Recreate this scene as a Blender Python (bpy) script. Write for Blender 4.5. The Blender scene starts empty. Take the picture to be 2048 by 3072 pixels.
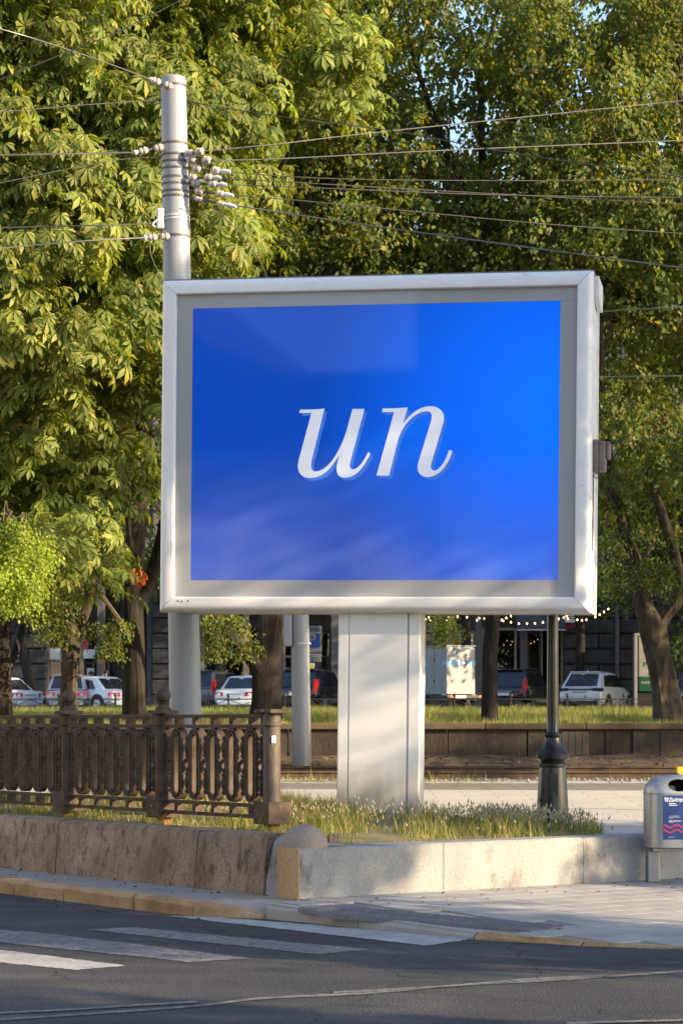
import bpy, bmesh, math, random
import numpy as np
from mathutils import Vector, Matrix, Euler

# ---------------------------------------------------------------- camera, sky, sun, exposure
SC = bpy.context.scene
COL = SC.collection
R = math.radians
FPX, HZ, EYE = 7000.0, 2165.0, 1.62          # focal length in photo pixels, horizon row, eye height
cam_d = bpy.data.cameras.new('camera')
cam_d.sensor_fit = 'HORIZONTAL'; cam_d.sensor_width = 36.0
cam_d.lens = FPX / 2048 * 36.0
cam_d.shift_y = (HZ - 1536) / 2048
cam_d.clip_start = 0.5; cam_d.clip_end = 3000
cam_d.dof.use_dof = True; cam_d.dof.focus_distance = 26.5; cam_d.dof.aperture_fstop = 9.0
cam = bpy.data.objects.new('camera', cam_d); COL.objects.link(cam)
cam.location = (0, 0, EYE); cam.rotation_euler = (R(90), 0, 0)
SC.camera = cam

SUN_AZ = Vector((0.92, -0.39)).normalized()   # towards the sun: right of and behind the camera
SUN_EL = R(19)
world = bpy.data.worlds.new('World'); SC.world = world; world.use_nodes = True
wn = world.node_tree
sky = wn.nodes.new('ShaderNodeTexSky'); sky.sky_type = 'NISHITA'; sky.sun_disc = False
sky.sun_elevation = SUN_EL; sky.sun_rotation = math.atan2(SUN_AZ.x, SUN_AZ.y)
sky.altitude = 100; sky.air_density = 1.0; sky.dust_density = 0.8; sky.ozone_density = 1.3
bg = wn.nodes['Background']; bg.inputs[1].default_value = 0.15
wn.links.new(sky.outputs[0], bg.inputs[0])
sun_d = bpy.data.lights.new('sun', 'SUN'); sun_d.energy = 5.0; sun_d.angle = R(0.53); sun_d.color = (1.0, 0.775, 0.485)
sun = bpy.data.objects.new('sun', sun_d); COL.objects.link(sun)
tow = Vector((SUN_AZ.x * math.cos(SUN_EL), SUN_AZ.y * math.cos(SUN_EL), math.sin(SUN_EL)))
sun.rotation_euler = (-tow).to_track_quat('-Z', 'Y').to_euler(); sun.location = tow * 80
SC.view_settings.view_transform = 'Standard'; SC.view_settings.look = 'None'
SC.view_settings.gamma = 1.0; SC.view_settings.use_curve_mapping = False
SC.view_settings.exposure = 1.35
SC.cycles.max_bounces = 6; SC.cycles.diffuse_bounces = 3; SC.cycles.glossy_bounces = 3
SC.cycles.transparent_max_bounces = 8; SC.cycles.transmission_bounces = 3
SC.cycles.use_denoising = True

# ---------------------------------------------------------------- helpers
def T(px, py, Y):
    """world point seen at photo pixel (px, py) at depth Y"""
    return Vector(((px - 1024) * Y / FPX, Y, EYE - (py - HZ) * Y / FPX))
def G(px, py, z):
    """point of the level z seen at photo pixel (px, py)"""
    Y = FPX * (EYE - z) / (py - HZ)
    return Vector(((px - 1024) * Y / FPX, Y, z))
def srgb(r, g, b):
    f = lambda c: ((c / 255 + 0.055) / 1.055) ** 2.4 if c > 10 else c / 255 / 12.92
    return (f(r), f(g), f(b))

MATS = {}
def mk(name, cols, scale=4.0, detail=5.0, rough=0.7, metal=0.0, bump=0.0, bscale=40.0, rnd=0.0,
       stretch=(1, 1, 1), spec=0.5, coat=0.0, fine=0.0, emit=None, emit_s=0.0, world=False, mid=None, speck=None):
    """procedural material: noise through a ramp of colours, optional fine grain, bump, per-object variation"""
    m = bpy.data.materials.new(name); m.use_nodes = True
    nt = m.node_tree; n = nt.nodes; l = nt.links
    p = n['Principled BSDF']
    p.inputs['Roughness'].default_value = rough; p.inputs['Metallic'].default_value = metal
    p.inputs['Specular IOR Level'].default_value = spec; p.inputs['Coat Weight'].default_value = coat
    tc = n.new('ShaderNodeTexCoord'); mp = n.new('ShaderNodeMapping'); mp.inputs['Scale'].default_value = stretch
    if world:
        ge = n.new('ShaderNodeNewGeometry'); l.new(ge.outputs['Position'], mp.inputs['Vector'])
    else:
        l.new(tc.outputs['Object'], mp.inputs['Vector'])
    ns = n.new('ShaderNodeTexNoise'); ns.inputs['Scale'].default_value = scale; ns.inputs['Detail'].default_value = detail
    ns.inputs['Roughness'].default_value = 0.62
    l.new(mp.outputs[0], ns.inputs['Vector'])
    rp = n.new('ShaderNodeValToRGB'); el = rp.color_ramp.elements
    k = len(cols)
    for i, c in enumerate(cols):
        pos = 0.3 + 0.4 * i / max(1, k - 1)
        e = el[i] if i < 2 else el.new(pos)
        e.position = pos; e.color = (*c, 1)
    l.new(ns.outputs['Fac'], rp.inputs[0])
    out = rp.outputs[0]
    if fine:
        f = n.new('ShaderNodeTexNoise'); f.inputs['Scale'].default_value = bscale * 1.5; f.inputs['Detail'].default_value = 2
        l.new(mp.outputs[0], f.inputs['Vector'])
        mr = n.new('ShaderNodeMapRange'); mr.inputs[1].default_value = 0.3; mr.inputs[2].default_value = 0.7
        mr.inputs[3].default_value = 1 - fine; mr.inputs[4].default_value = 1 + fine
        l.new(f.outputs['Fac'], mr.inputs[0])
        mx = n.new('ShaderNodeMix'); mx.data_type = 'RGBA'; mx.blend_type = 'MULTIPLY'; mx.inputs[0].default_value = 1
        l.new(out, mx.inputs[6]); l.new(mr.outputs[0], mx.inputs[7]); out = mx.outputs[2]
    if speck:
        col, sc, thr, st = speck
        f = n.new('ShaderNodeTexNoise'); f.inputs['Scale'].default_value = sc; f.inputs['Detail'].default_value = 6
        f.inputs['Roughness'].default_value = 0.7
        mp2 = n.new('ShaderNodeMapping'); mp2.inputs['Scale'].default_value = st
        mp2.inputs['Location'].default_value = (3.1, 7.7, 1.3)
        l.new(mp.inputs['Vector'].links[0].from_socket, mp2.inputs['Vector']); l.new(mp2.outputs[0], f.inputs['Vector'])
        mr = n.new('ShaderNodeMapRange'); mr.inputs[1].default_value = thr; mr.inputs[2].default_value = thr + 0.14
        l.new(f.outputs['Fac'], mr.inputs[0])
        mx = n.new('ShaderNodeMix'); mx.data_type = 'RGBA'
        l.new(mr.outputs[0], mx.inputs[0]); l.new(out, mx.inputs[6]); mx.inputs[7].default_value = (*col, 1); out = mx.outputs[2]
    if rnd:
        oi = n.new('ShaderNodeObjectInfo')
        mr = n.new('ShaderNodeMapRange'); mr.inputs[3].default_value = 1 - rnd; mr.inputs[4].default_value = 1 + rnd
        l.new(oi.outputs['Random'], mr.inputs[0])
        mx = n.new('ShaderNodeMix'); mx.data_type = 'RGBA'; mx.blend_type = 'MULTIPLY'; mx.inputs[0].default_value = 1
        l.new(out, mx.inputs[6]); l.new(mr.outputs[0], mx.inputs[7]); out = mx.outputs[2]
    l.new(out, p.inputs['Base Color'])
    if bump:
        b = n.new('ShaderNodeBump'); b.inputs['Strength'].default_value = bump; b.inputs['Distance'].default_value = 0.02
        f = n.new('ShaderNodeTexNoise'); f.inputs['Scale'].default_value = bscale; f.inputs['Detail'].default_value = 4
        l.new(mp.outputs[0], f.inputs['Vector']); l.new(f.outputs['Fac'], b.inputs['Height']); l.new(b.outputs[0], p.inputs['Normal'])
    if emit:
        p.inputs['Emission Color'].default_value = (*emit, 1); p.inputs['Emission Strength'].default_value = emit_s
    MATS[name] = m
    return m
def leafmat(name, cols, trans=0.35, rough=0.5, tcol=None):
    m = bpy.data.materials.new(name); m.use_nodes = True
    nt = m.node_tree; n = nt.nodes; l = nt.links
    p = n['Principled BSDF']; p.inputs['Roughness'].default_value = rough; p.inputs['Specular IOR Level'].default_value = 0.22
    ge = n.new('ShaderNodeNewGeometry'); rp = n.new('ShaderNodeValToRGB'); el = rp.color_ramp.elements
    for i, (pos, c) in enumerate(cols):
        e = el[i] if i < 2 else el.new(pos)
        e.position = pos; e.color = (*c, 1)
    l.new(ge.outputs['Random Per Island'], rp.inputs[0])
    ns = n.new('ShaderNodeTexNoise'); ns.inputs['Scale'].default_value = 0.9; l.new(ge.outputs['Position'], ns.inputs['Vector'])
    mr = n.new('ShaderNodeMapRange'); mr.inputs[1].default_value = 0.3; mr.inputs[2].default_value = 0.7
    mr.inputs[3].default_value = 0.6; mr.inputs[4].default_value = 1.35; l.new(ns.outputs['Fac'], mr.inputs[0])
    mx = n.new('ShaderNodeMix'); mx.data_type = 'RGBA'; mx.blend_type = 'MULTIPLY'; mx.inputs[0].default_value = 1
    l.new(rp.outputs[0], mx.inputs[6]); l.new(mr.outputs[0], mx.inputs[7])
    l.new(mx.outputs[2], p.inputs['Base Color'])
    t = n.new('ShaderNodeBsdfTranslucent')
    m2 = n.new('ShaderNodeMix'); m2.data_type = 'RGBA'; m2.blend_type = 'MULTIPLY'; m2.inputs[0].default_value = 1
    l.new(mx.outputs[2], m2.inputs[6]); m2.inputs[7].default_value = (*(tcol or (1.9, 1.7, 0.5)), 1)
    l.new(m2.outputs[2], t.inputs['Color'])
    ms = n.new('ShaderNodeMixShader'); ms.inputs[0].default_value = trans
    l.new(p.outputs[0], ms.inputs[1]); l.new(t.outputs[0], ms.inputs[2])
    l.new(ms.outputs[0], n['Material Output'].inputs['Surface'])
    MATS[name] = m
    return m
def glassmat(name, tint=(1, 1, 1), ior=1.5, rough=0.0, base=None):
    """thin pane: see-through with a Fresnel reflection"""
    m = bpy.data.materials.new(name); m.use_nodes = True
    nt = m.node_tree; n = nt.nodes; l = nt.links
    for x in list(n):
        if x.type == 'BSDF_PRINCIPLED': n.remove(x)
    fr = n.new('ShaderNodeFresnel'); ge = n.new('ShaderNodeNewGeometry'); mr = n.new('ShaderNodeMapRange')
    mr.inputs[3].default_value = ior; mr.inputs[4].default_value = 1 / ior      # thin pane: the same reflection from both sides
    l.new(ge.outputs['Backfacing'], mr.inputs[0]); l.new(mr.outputs[0], fr.inputs[0])
    g = n.new('ShaderNodeBsdfGlossy'); g.inputs['Roughness'].default_value = rough
    if base: t = n.new('ShaderNodeBsdfDiffuse'); t.inputs[0].default_value = (*base, 1)
    else: t = n.new('ShaderNodeBsdfTransparent'); t.inputs[0].default_value = (*tint, 1)
    ms = n.new('ShaderNodeMixShader'); l.new(fr.outputs[0], ms.inputs[0]); l.new(t.outputs[0], ms.inputs[1]); l.new(g.outputs[0], ms.inputs[2])
    l.new(ms.outputs[0], n['Material Output'].inputs['Surface'])
    MATS[name] = m
    return m

def tag(o, label=None, cat=None, group=None, kind=None):
    if label: o['label'] = label
    if cat: o['category'] = cat
    if group: o['group'] = group
    if kind: o['kind'] = kind
    return o
def thing(name, label, cat, loc=(0, 0, 0), rotz=0.0, group=None):
    o = bpy.data.objects.new(name, None); COL.objects.link(o)
    o.empty_display_size = 0.1
    o.location = loc; o.rotation_euler = (0, 0, rotz)
    return tag(o, label, cat, group)
def link(name, mesh, mat=None, parent=None, loc=None, rot=None):
    if mat is not None:
        if len(mesh.materials) == 0: mesh.materials.append(MATS[mat] if isinstance(mat, str) else mat)
    o = bpy.data.objects.new(name, mesh); COL.objects.link(o)
    if parent is not None: o.parent = parent
    if loc is not None: o.location = loc
    if rot is not None: o.rotation_euler = rot
    return o
class MB:
    def __init__(s): s.v = []; s.f = []
    def add(s, vs, fs):
        b = len(s.v); s.v += [tuple(v) for v in vs]; s.f += [tuple(i + b for i in f) for f in fs]; return s
    def box(s, x0, x1, y0, y1, z0, z1, M=None):
        vs = [Vector((x, y, z)) for z in (z0, z1) for y in (y0, y1) for x in (x0, x1)]
        if M is not None: vs = [M @ v for v in vs]
        return s.add(vs, [(0, 2, 3, 1), (4, 5, 7, 6), (0, 1, 5, 4), (2, 6, 7, 3), (0, 4, 6, 2), (1, 3, 7, 5)])
    def loft(s, rings, closed=True, cap=True, M=None):
        k = len(rings[0]); vs = [Vector(p) for r in rings for p in r]
        if M is not None: vs = [M @ v for v in vs]
        fs = []
        for i in range(len(rings) - 1):
            for j in range(k if closed else k - 1):
                a = i * k + j; b = i * k + (j + 1) % k
                fs.append((a, b, b + k, a + k))
        if cap and closed:
            fs.append(tuple(range(k - 1, -1, -1))); fs.append(tuple((len(rings) - 1) * k + j for j in range(k)))
        return s.add(vs, fs)
    def lathe(s, prof, n=20, c=(0, 0, 0), cap=True, M=None):
        return s.loft([[(c[0] + r * math.cos(2 * math.pi * j / n), c[1] + r * math.sin(2 * math.pi * j / n), c[2] + z) for j in range(n)] for r, z in prof], True, cap, M)
    def tube(s, pts, rad, n=8, cap=True):
        pts = [Vector(p) for p in pts]; k = len(pts)
        if not hasattr(rad, '__len__'): rad = [rad] * k
        rings = []; ref = None
        for i, p in enumerate(pts):
            d = (pts[min(i + 1, k - 1)] - pts[max(i - 1, 0)]).normalized()
            if ref is None: ref = Vector((1, 0, 0)) if abs(d.x) < 0.9 else Vector((0, 0, 1))
            a = d.cross(ref).normalized(); b = d.cross(a).normalized(); ref = (-b) if False else ref
            rings.append([p + (a * math.cos(2 * math.pi * j / n) + b * math.sin(2 * math.pi * j / n)) * rad[i] for j in range(n)])
        return s.loft(rings, True, cap)
    def prism(s, poly, z0, z1, M=None):
        """poly of (x, y) extruded along z"""
        k = len(poly)
        vs = [Vector((x, y, z0)) for x, y in poly] + [Vector((x, y, z1)) for x, y in poly]
        if M is not None: vs = [M @ v for v in vs]
        fs = [tuple(range(k - 1, -1, -1)), tuple(range(k, 2 * k))] + [(j, (j + 1) % k, (j + 1) % k + k, j + k) for j in range(k)]
        return s.add(vs, fs)
    def mesh(s, name='m', smooth=False):
        me = bpy.data.meshes.new(name); me.from_pydata(s.v, [], s.f); me.validate()
        bm = bmesh.new(); bm.from_mesh(me); bmesh.ops.recalc_face_normals(bm, faces=bm.faces); bm.to_mesh(me); bm.free()
        if smooth: me.polygons.foreach_set('use_smooth', [True] * len(me.polygons))
        return me
    def build(s, name, mat, parent=None, smooth=False, bevel=0.0, loc=None, rot=None, seg=2):
        o = link(name, s.mesh(name, smooth), mat, parent, loc, rot)
        if smooth: autosmooth(o.data)
        if bevel:
            b = o.modifiers.new('bevel', 'BEVEL'); b.width = bevel; b.segments = seg; b.limit_method = 'ANGLE'; b.angle_limit = R(35)
        return o
def autosmooth(me, ang=38):
    bm = bmesh.new(); bm.from_mesh(me)
    for e in bm.edges:
        if len(e.link_faces) == 2 and e.calc_face_angle(0) > R(ang): e.smooth = False
    bm.to_mesh(me); bm.free()
def struct(name, mb, mat, **k):
    return tag(mb.build(name, mat, **k), kind='structure')
def npmesh(name, V, Fq, smooth=False):
    """V (n,3) array, Fq (m,k) array of equal-sized faces"""
    me = bpy.data.meshes.new(name); k = Fq.shape[1]
    me.vertices.add(len(V)); me.vertices.foreach_set('co', V.astype(np.float32).ravel())
    me.loops.add(Fq.size); me.loops.foreach_set('vertex_index', Fq.astype(np.int32).ravel())
    me.polygons.add(len(Fq)); me.polygons.foreach_set('loop_start', np.arange(0, Fq.size, k, dtype=np.int32))
    me.update(calc_edges=True)
    if smooth: me.polygons.foreach_set('use_smooth', np.ones(len(Fq), dtype=bool))
    return me
def evaluated(o):
    dg = bpy.context.evaluated_depsgraph_get(); dg.update()
    return bpy.data.meshes.new_from_object(o.evaluated_get(dg))
def text_mesh(txt, size, extrude=0.002, align='CENTER', bold=0.0, shear=0.0):
    c = bpy.data.curves.new('text', 'FONT'); c.body = txt; c.size = size; c.extrude = extrude; c.align_x = align; c.align_y = 'CENTER'
    c.offset = bold; c.shear = shear; c.resolution_u = 3
    o = bpy.data.objects.new('text', c); COL.objects.link(o)
    me = evaluated(o); bpy.data.objects.remove(o); bpy.data.curves.remove(c)
    return me
def smoothpath(pts, n=6):
    """Catmull-Rom through pts (tuples of any length)"""
    P = [np.array(p, float) for p in pts]; out = []
    for i in range(len(P) - 1):
        p0 = P[max(i - 1, 0)]; p1 = P[i]; p2 = P[i + 1]; p3 = P[min(i + 2, len(P) - 1)]
        for t in np.linspace(0, 1, n, endpoint=False):
            out.append(0.5 * ((2 * p1) + (-p0 + p2) * t + (2 * p0 - 5 * p1 + 4 * p2 - p3) * t * t + (-p0 + 3 * p1 - 3 * p2 + p3) * t ** 3))
    out.append(P[-1]); return out

# ---------------------------------------------------------------- materials
mk('asphalt', [(.040, .041, .046), (.054, .054, .058), (.074, .073, .076)], 0.9, 9, 0.9, bump=.6, bscale=70, spec=.2, fine=.45, stretch=(1, .6, 1), world=True, speck=((.14, .135, .13), 45, .62, (1, 1, 1)))
mk('road_paint', [(.27, .265, .26), (.42, .41, .40)], 3, 6, 0.75, bump=.4, bscale=70, fine=.3, world=True, speck=((.10, .098, .10), 14, .56, (1, 1, 1)))
mk('old_paint', [(.13, .128, .13), (.22, .215, .21)], 3, 6, 0.8, bump=.4, bscale=70, fine=.35, world=True, speck=((.078, .075, .077), 14, .46, (1, 1, 1)))
mk('paver', [(.24, .23, .22), (.30, .288, .272), (.345, .33, .31)], 1.2, 5, 0.8, bump=.15, bscale=70, rnd=.10, fine=.12, world=True)
mk('paver_joint', [(.22, .205, .19), (.30, .28, .26)], 2, 5, .9, bump=.2, bscale=60, world=True)
mk('paver_warm', [(.46, .42, .37), (.53, .485, .435)], .8, 5, .8, bump=.1, bscale=60, fine=.1, world=True)
mk('tactile', [(.12, .12, .135), (.18, .18, .195)], 3, 4, .7, rnd=.1, fine=.1)
mk('granite', [(.165, .17, .175), (.23, .23, .23), (.30, .295, .285)], 1.6, 6, .7, bump=.25, bscale=70, rnd=.06, fine=.28, stretch=(1, 1, .6), world=True, speck=((.085, .08, .072), 2.6, .57, (1, 1, .55)))
mk('granite_warm', [(.40, .25, .11), (.50, .34, .18)], 3, 6, .75, bump=.2, bscale=60, fine=.25, stretch=(1, 1, .3), world=True)
mk('kerb_granite', [(.25, .14, .062), (.37, .235, .115), (.45, .325, .195)], 2.2, 6, .8, bump=.35, bscale=45, fine=.25, rnd=.08, world=True)
mk('stained_concrete', [(.20, .14, .095), (.29, .215, .155), (.39, .31, .235)], 1.9, 8, .9, bump=.8, bscale=60, fine=.35, rnd=.05, spec=.2, stretch=(1, 1, .6), world=True, speck=((.12, .085, .058), 9, .50, (1, 1, .55)))
mk('mortar', [(.22, .21, .20), (.34, .33, .31)], 5, 5, .9, bump=.6, bscale=30, world=True, speck=((.07, .065, .06), 5, .55, (1, 1, 1)))
mk('ball_stone', [(.24, .19, .15), (.32, .26, .21)], 3, 6, .8, bump=.3, bscale=60, fine=.2)
mk('soil', [(.05, .036, .023), (.085, .062, .04), (.12, .09, .055)], 1.5, 6, .95, bump=.7, bscale=30, fine=.3, world=True)
mk('lawn_soil', [(.07, .07, .028), (.15, .13, .06), (.25, .20, .11)], 1.3, 6, .95, bump=.6, bscale=30, fine=.3, world=True)
mk('gravel', [(.16, .16, .16), (.26, .255, .25)], 4, 6, .9, bump=.8, bscale=25, fine=.5, rnd=.1, world=True)
mk('rail_rust', [(.055, .032, .02), (.11, .065, .038)], 5, 5, .8, world=True, fine=.2)
mk('slab_concrete', [(.24, .24, .24), (.34, .335, .33)], 2, 5, .85, bump=.2, bscale=40, rnd=.06, world=True)
mk('wall_concrete', [(.022, .016, .011), (.038, .028, .02), (.07, .054, .04)], 1.1, 6, .9, bump=.5, bscale=25, fine=.25, rnd=.12, stretch=(1, 1, .35), world=True, speck=((.045, .036, .028), 1.5, .55, (1, 1, .4)))
mk('wall_patch', [(.085, .066, .046), (.115, .09, .064)], 3, 5, .9, bump=.3, bscale=30, world=True)
mk('coping', [(.075, .05, .03), (.13, .09, .055)], 2, 5, .9, bump=.4, bscale=30, rnd=.08, world=True)
mk('alu', [(.74, .73, .725), (.82, .81, .805)], 1.3, 5, .42, metal=.0, fine=.03, stretch=(1, 1, .5), speck=((.50, .45, .42), 2.6, .60, (1, 1, 2.2)))
mk('alu_dark', [(.30, .30, .31), (.36, .36, .365)], 1, 4, .5, metal=.2, fine=.03)
mk('mask_grey', [(.36, .355, .355), (.41, .405, .405)], .6, 4, .45, fine=.02)
mk('flashing', [(.12, .11, .11), (.22, .20, .19)], 6, 5, .7, bump=.2)
mk('pillar_paint', [(.72, .71, .69), (.78, .77, .75)], .9, 5, .5, fine=.02, speck=((.58, .55, .50), 2.8, .60, (1, 1, .22)))
mk('pole_grey', [(.24, .255, .275), (.31, .325, .345)], 1.4, 5, .5, metal=.1, fine=.04, stretch=(1, 1, .2), speck=((.34, .30, .27), 2.5, .66, (1, 1, .15)))
mk('box_brown', [(.16, .125, .105), (.22, .18, .155)], 5, 4, .6)
mk('porcelain', [(.44, .36, .31), (.54, .46, .41)], 8, 3, .3)
mk('rod_iron', [(.09, .075, .065), (.16, .135, .12)], 8, 4, .6, metal=.3)
mk('clamp_white', [(.46, .48, .50), (.58, .60, .62)], 8, 3, .5)
mk('wire', [(.06, .056, .054), (.10, .095, .09)], 5, 3, .5, metal=.4)
mk('wire_bright', [(.18, .17, .16), (.25, .235, .22)], 5, 3, .4, metal=.5)
mk('cast_iron', [(.042, .028, .019), (.070, .047, .033), (.11, .076, .052)], 7, 6, .7, spec=.3, bump=.35, bscale=50, fine=.2, rnd=.06, world=True, speck=((.05, .045, .045), 7, .60, (1, 1, .5)))
mk('cast_iron_grey', [(.05, .038, .03), (.085, .064, .05), (.13, .10, .08)], 5, 6, .6, bump=.3, bscale=40, fine=.2, stretch=(1, 1, .3), world=True, speck=((.20, .07, .025), 6, .66, (1, 1, .5)))
mk('rust', [(.16, .06, .025), (.26, .11, .05)], 7, 6, .9, bump=.4, bscale=40, world=True)
mk('lamp_black', [(.008, .008, .009), (.016, .015, .015)], 6, 4, .30, spec=.4, coat=.12, bump=.06, bscale=45)
mk('bin_steel', [(.33, .335, .34), (.39, .395, .40)], 2, 5, .33, metal=.55, fine=.03)
mk('bin_steel_dark', [(.20, .205, .21), (.27, .275, .28)], 3, 5, .4, metal=.5, fine=.05)
mk('dark', [(.012, .012, .012), (.02, .02, .02)], 3, 2, .8)
mk('litter', [(.38, .30, .20), (.46, .38, .27)], 5, 4, .8)
mk('sticker_blue', [(.012, .045, .20), (.016, .06, .25)], 1.5, 3, .35)
mk('pink', [(.62, .035, .15), (.68, .045, .18)], 4, 2, .4)
mk('white', [(.74, .74, .74), (.80, .80, .80)], 4, 2, .5)
mk('signal_yellow', [(.75, .36, .01), (.85, .45, .02)], 4, 2, .45)
mk('bark', [(.006, .005, .004), (.018, .014, .010), (.038, .029, .021)], 9, 8, .95, bump=1.0, bscale=16, fine=.35, stretch=(1, 1, .13), world=True)
mk('bark_pale', [(.016, .012, .008), (.055, .042, .026), (.11, .085, .052)], 8, 8, .95, bump=1.0, bscale=14, fine=.35, stretch=(1, 1, .22), world=True)
mk('twig', [(.06, .045, .03), (.10, .075, .05)], 6, 4, .9, world=True)
mk('facade_stone', [(.026, .026, .028), (.044, .044, .046), (.062, .062, .064)], 2.0, 7, .9, bump=1.0, bscale=5, fine=.2, rnd=.14, world=True)
mk('house_cream', [(.34, .30, .25), (.41, .365, .31)], .8, 6, .9, bump=.2, bscale=10, fine=.06, world=True)
mk('facade_upper', [(.10, .095, .088), (.15, .14, .13)], .8, 6, .9, bump=.3, bscale=10, fine=.1, world=True)
mk('pilaster', [(.085, .085, .09), (.12, .12, .125)], 2, 5, .8, fine=.1, world=True)
mk('shop_frame', [(.018, .017, .016), (.035, .032, .03)], 4, 4, .5)
mk('shop_beige', [(.26, .20, .13), (.34, .27, .18)], 2, 4, .6)
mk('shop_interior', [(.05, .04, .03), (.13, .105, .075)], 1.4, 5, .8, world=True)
mk('awning', [(.05, .055, .075), (.075, .08, .10)], 2, 4, .8)
mk('awning_red', [(.16, .015, .015), (.21, .02, .02)], 2, 4, .8)
mk('bulb', [(1, .8, .5), (1, .8, .5)], 1, 1, .4, emit=(1.0, .55, .20), emit_s=6)
mk('kiosk_white', [(.20, .19, .175), (.26, .25, .23)], 2, 3, .5)
mk('kiosk_green', [(.006, .06, .03), (.009, .08, .042)], 2, 3, .4)
mk('cabinet', [(.21, .21, .215), (.26, .26, .265)], 1.5, 4, .5, rnd=.04, fine=.03)
mk('stripe_blue', [(.12, .33, .50), (.16, .39, .57)], 3, 3, .5)
mk('navy', [(.01, .02, .14), (.015, .03, .18)], 3, 3, .5)
mk('sign_blue', [(.005, .045, .24), (.007, .055, .28)], 3, 3, .4)
mk('sign_yellow', [(.65, .46, .03), (.72, .52, .05)], 3, 3, .5)
mk('sign_paper', [(.55, .66, .74), (.62, .72, .80)], 3, 3, .6)
mk('black_metal', [(.010, .010, .011), (.022, .022, .023)], 5, 3, .5)
mk('car_white', [(.66, .68, .70), (.72, .73, .75)], 1, 2, .25, coat=.6)
mk('car_silver', [(.34, .36, .38), (.40, .42, .44)], 1, 2, .3, metal=.5, coat=.5)
mk('car_grey', [(.10, .11, .12), (.14, .15, .16)], 1, 2, .3, metal=.4, coat=.5)
mk('car_black', [(.010, .011, .014), (.016, .017, .02)], 1, 2, .22, coat=.8)
mk('car_glass', [(.010, .013, .020), (.016, .02, .028)], 1, 2, .06, spec=.9)
mk('car_plastic', [(.018, .018, .018), (.03, .03, .03)], 4, 3, .6)
mk('tail_red', [(.45, .008, .010), (.55, .012, .012)], 3, 2, .2, coat=.6)
mk('tail_lit', [(.32, .008, .008), (.40, .012, .01)], 3, 2, .2, emit=(1, .05, .03), emit_s=.1)
mk('tyre', [(.012, .012, .012), (.022, .022, .022)], 8, 3, .85)
mk('rim', [(.30, .30, .31), (.38, .38, .39)], 4, 3, .35, metal=.7)
mk('plate', [(.66, .66, .64), (.72, .72, .70)], 4, 2, .4)
mk('skin', [(.42, .26, .18), (.50, .31, .22)], 5, 2, .55)
mk('hair', [(.012, .010, .009), (.03, .022, .016)], 30, 3, .5)
for nm, c in (('denim', (.07, .13, .22)), ('grey_cloth', (.15, .16, .18)), ('white_cloth', (.55, .55, .57)), ('purple_cloth', (.16, .08, .15)), ('black_cloth', (.02, .02, .022)), ('beige_cloth', (.34, .27, .20))):
    mk(nm, [tuple(x * .8 for x in c), c], 14, 4, .9)
leafmat('leaf_chestnut', [(0.0, (.11, .155, .036)), (0.3, (.155, .205, .049)), (0.7, (.20, .24, .060)), (0.95, (.255, .265, .068)), (0.985, (.36, .31, .06)), (1.0, (.24, .13, .04))], .36, .5, (1.8, 1.75, .45))
leafmat('leaf_linden', [(0.0, (.08, .122, .034)), (0.35, (.11, .155, .042)), (0.8, (.155, .188, .050)), (0.95, (.22, .21, .055)), (1.0, (.32, .24, .06))], .42, .6, (2.1, 1.8, .38))
leafmat('leaf_far', [(0.0, (.035, .065, .022)), (0.5, (.06, .095, .03)), (1.0, (.13, .14, .04))], .34, .5)
leafmat('leaf_acacia', [(0.0, (.16, .24, .035)), (0.5, (.22, .30, .05)), (1.0, (.32, .36, .07))], .42, .5)
leafmat('leaf_litter', [(0.0, (.10, .055, .02)), (1.0, (.22, .13, .05))], .2, .7, (1.2, .9, .5))
leafmat('leaf_dead', [(0.0, (.30, .07, .02)), (1.0, (.42, .13, .04))], .3, .6, (1.4, .9, .5))
leafmat('grass_blade', [(0.0, (.075, .125, .030)), (0.38, (.125, .165, .042)), (0.6, (.23, .22, .07)), (0.8, (.38, .31, .13)), (1.0, (.46, .37, .18))], .3, .6)
leafmat('grass_far', [(0.0, (.10, .145, .045)), (0.5, (.17, .20, .065)), (0.8, (.28, .27, .09)), (1.0, (.42, .36, .16))], .35, .6)
leafmat('seed_head', [(0.0, (.36, .34, .22)), (1.0, (.52, .47, .33))], .3, .7, (1.2, 1.1, .8))
gm = glassmat('sign_glass', (.985, .99, .99), 1.45, .035)
# dust film on the pane, thickened towards the bottom to mimic pale reflected haze
n = gm.node_tree.nodes; l = gm.node_tree.links; tc = n.new('ShaderNodeTexCoord'); sp = n.new('ShaderNodeSeparateXYZ'); l.new(tc.outputs['Object'], sp.inputs[0])
mr = n.new('ShaderNodeMapRange'); mr.inputs[1].default_value = 4.3; mr.inputs[2].default_value = 2.5; mr.inputs[3].default_value = .0; mr.inputs[4].default_value = .24; l.new(sp.outputs['Z'], mr.inputs[0])
ns = n.new('ShaderNodeTexNoise'); ns.inputs['Scale'].default_value = 1.1; ns.inputs['Detail'].default_value = 6; l.new(tc.outputs['Object'], ns.inputs['Vector'])
ml = n.new('ShaderNodeMath'); ml.operation = 'MULTIPLY'; l.new(mr.outputs[0], ml.inputs[0]); l.new(ns.outputs['Fac'], ml.inputs[1])
df = n.new('ShaderNodeBsdfDiffuse'); df.inputs[0].default_value = (.85, .85, .86, 1); m3 = n.new('ShaderNodeMixShader'); out = n['Material Output']; src = out.inputs['Surface'].links[0].from_socket
l.new(ml.outputs[0], m3.inputs[0]); l.new(src, m3.inputs[1]); l.new(df.outputs[0], m3.inputs[2]); l.new(m3.outputs[0], out.inputs['Surface'])
glassmat('shop_glass', (.35, .35, .33), 1.9)

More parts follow.
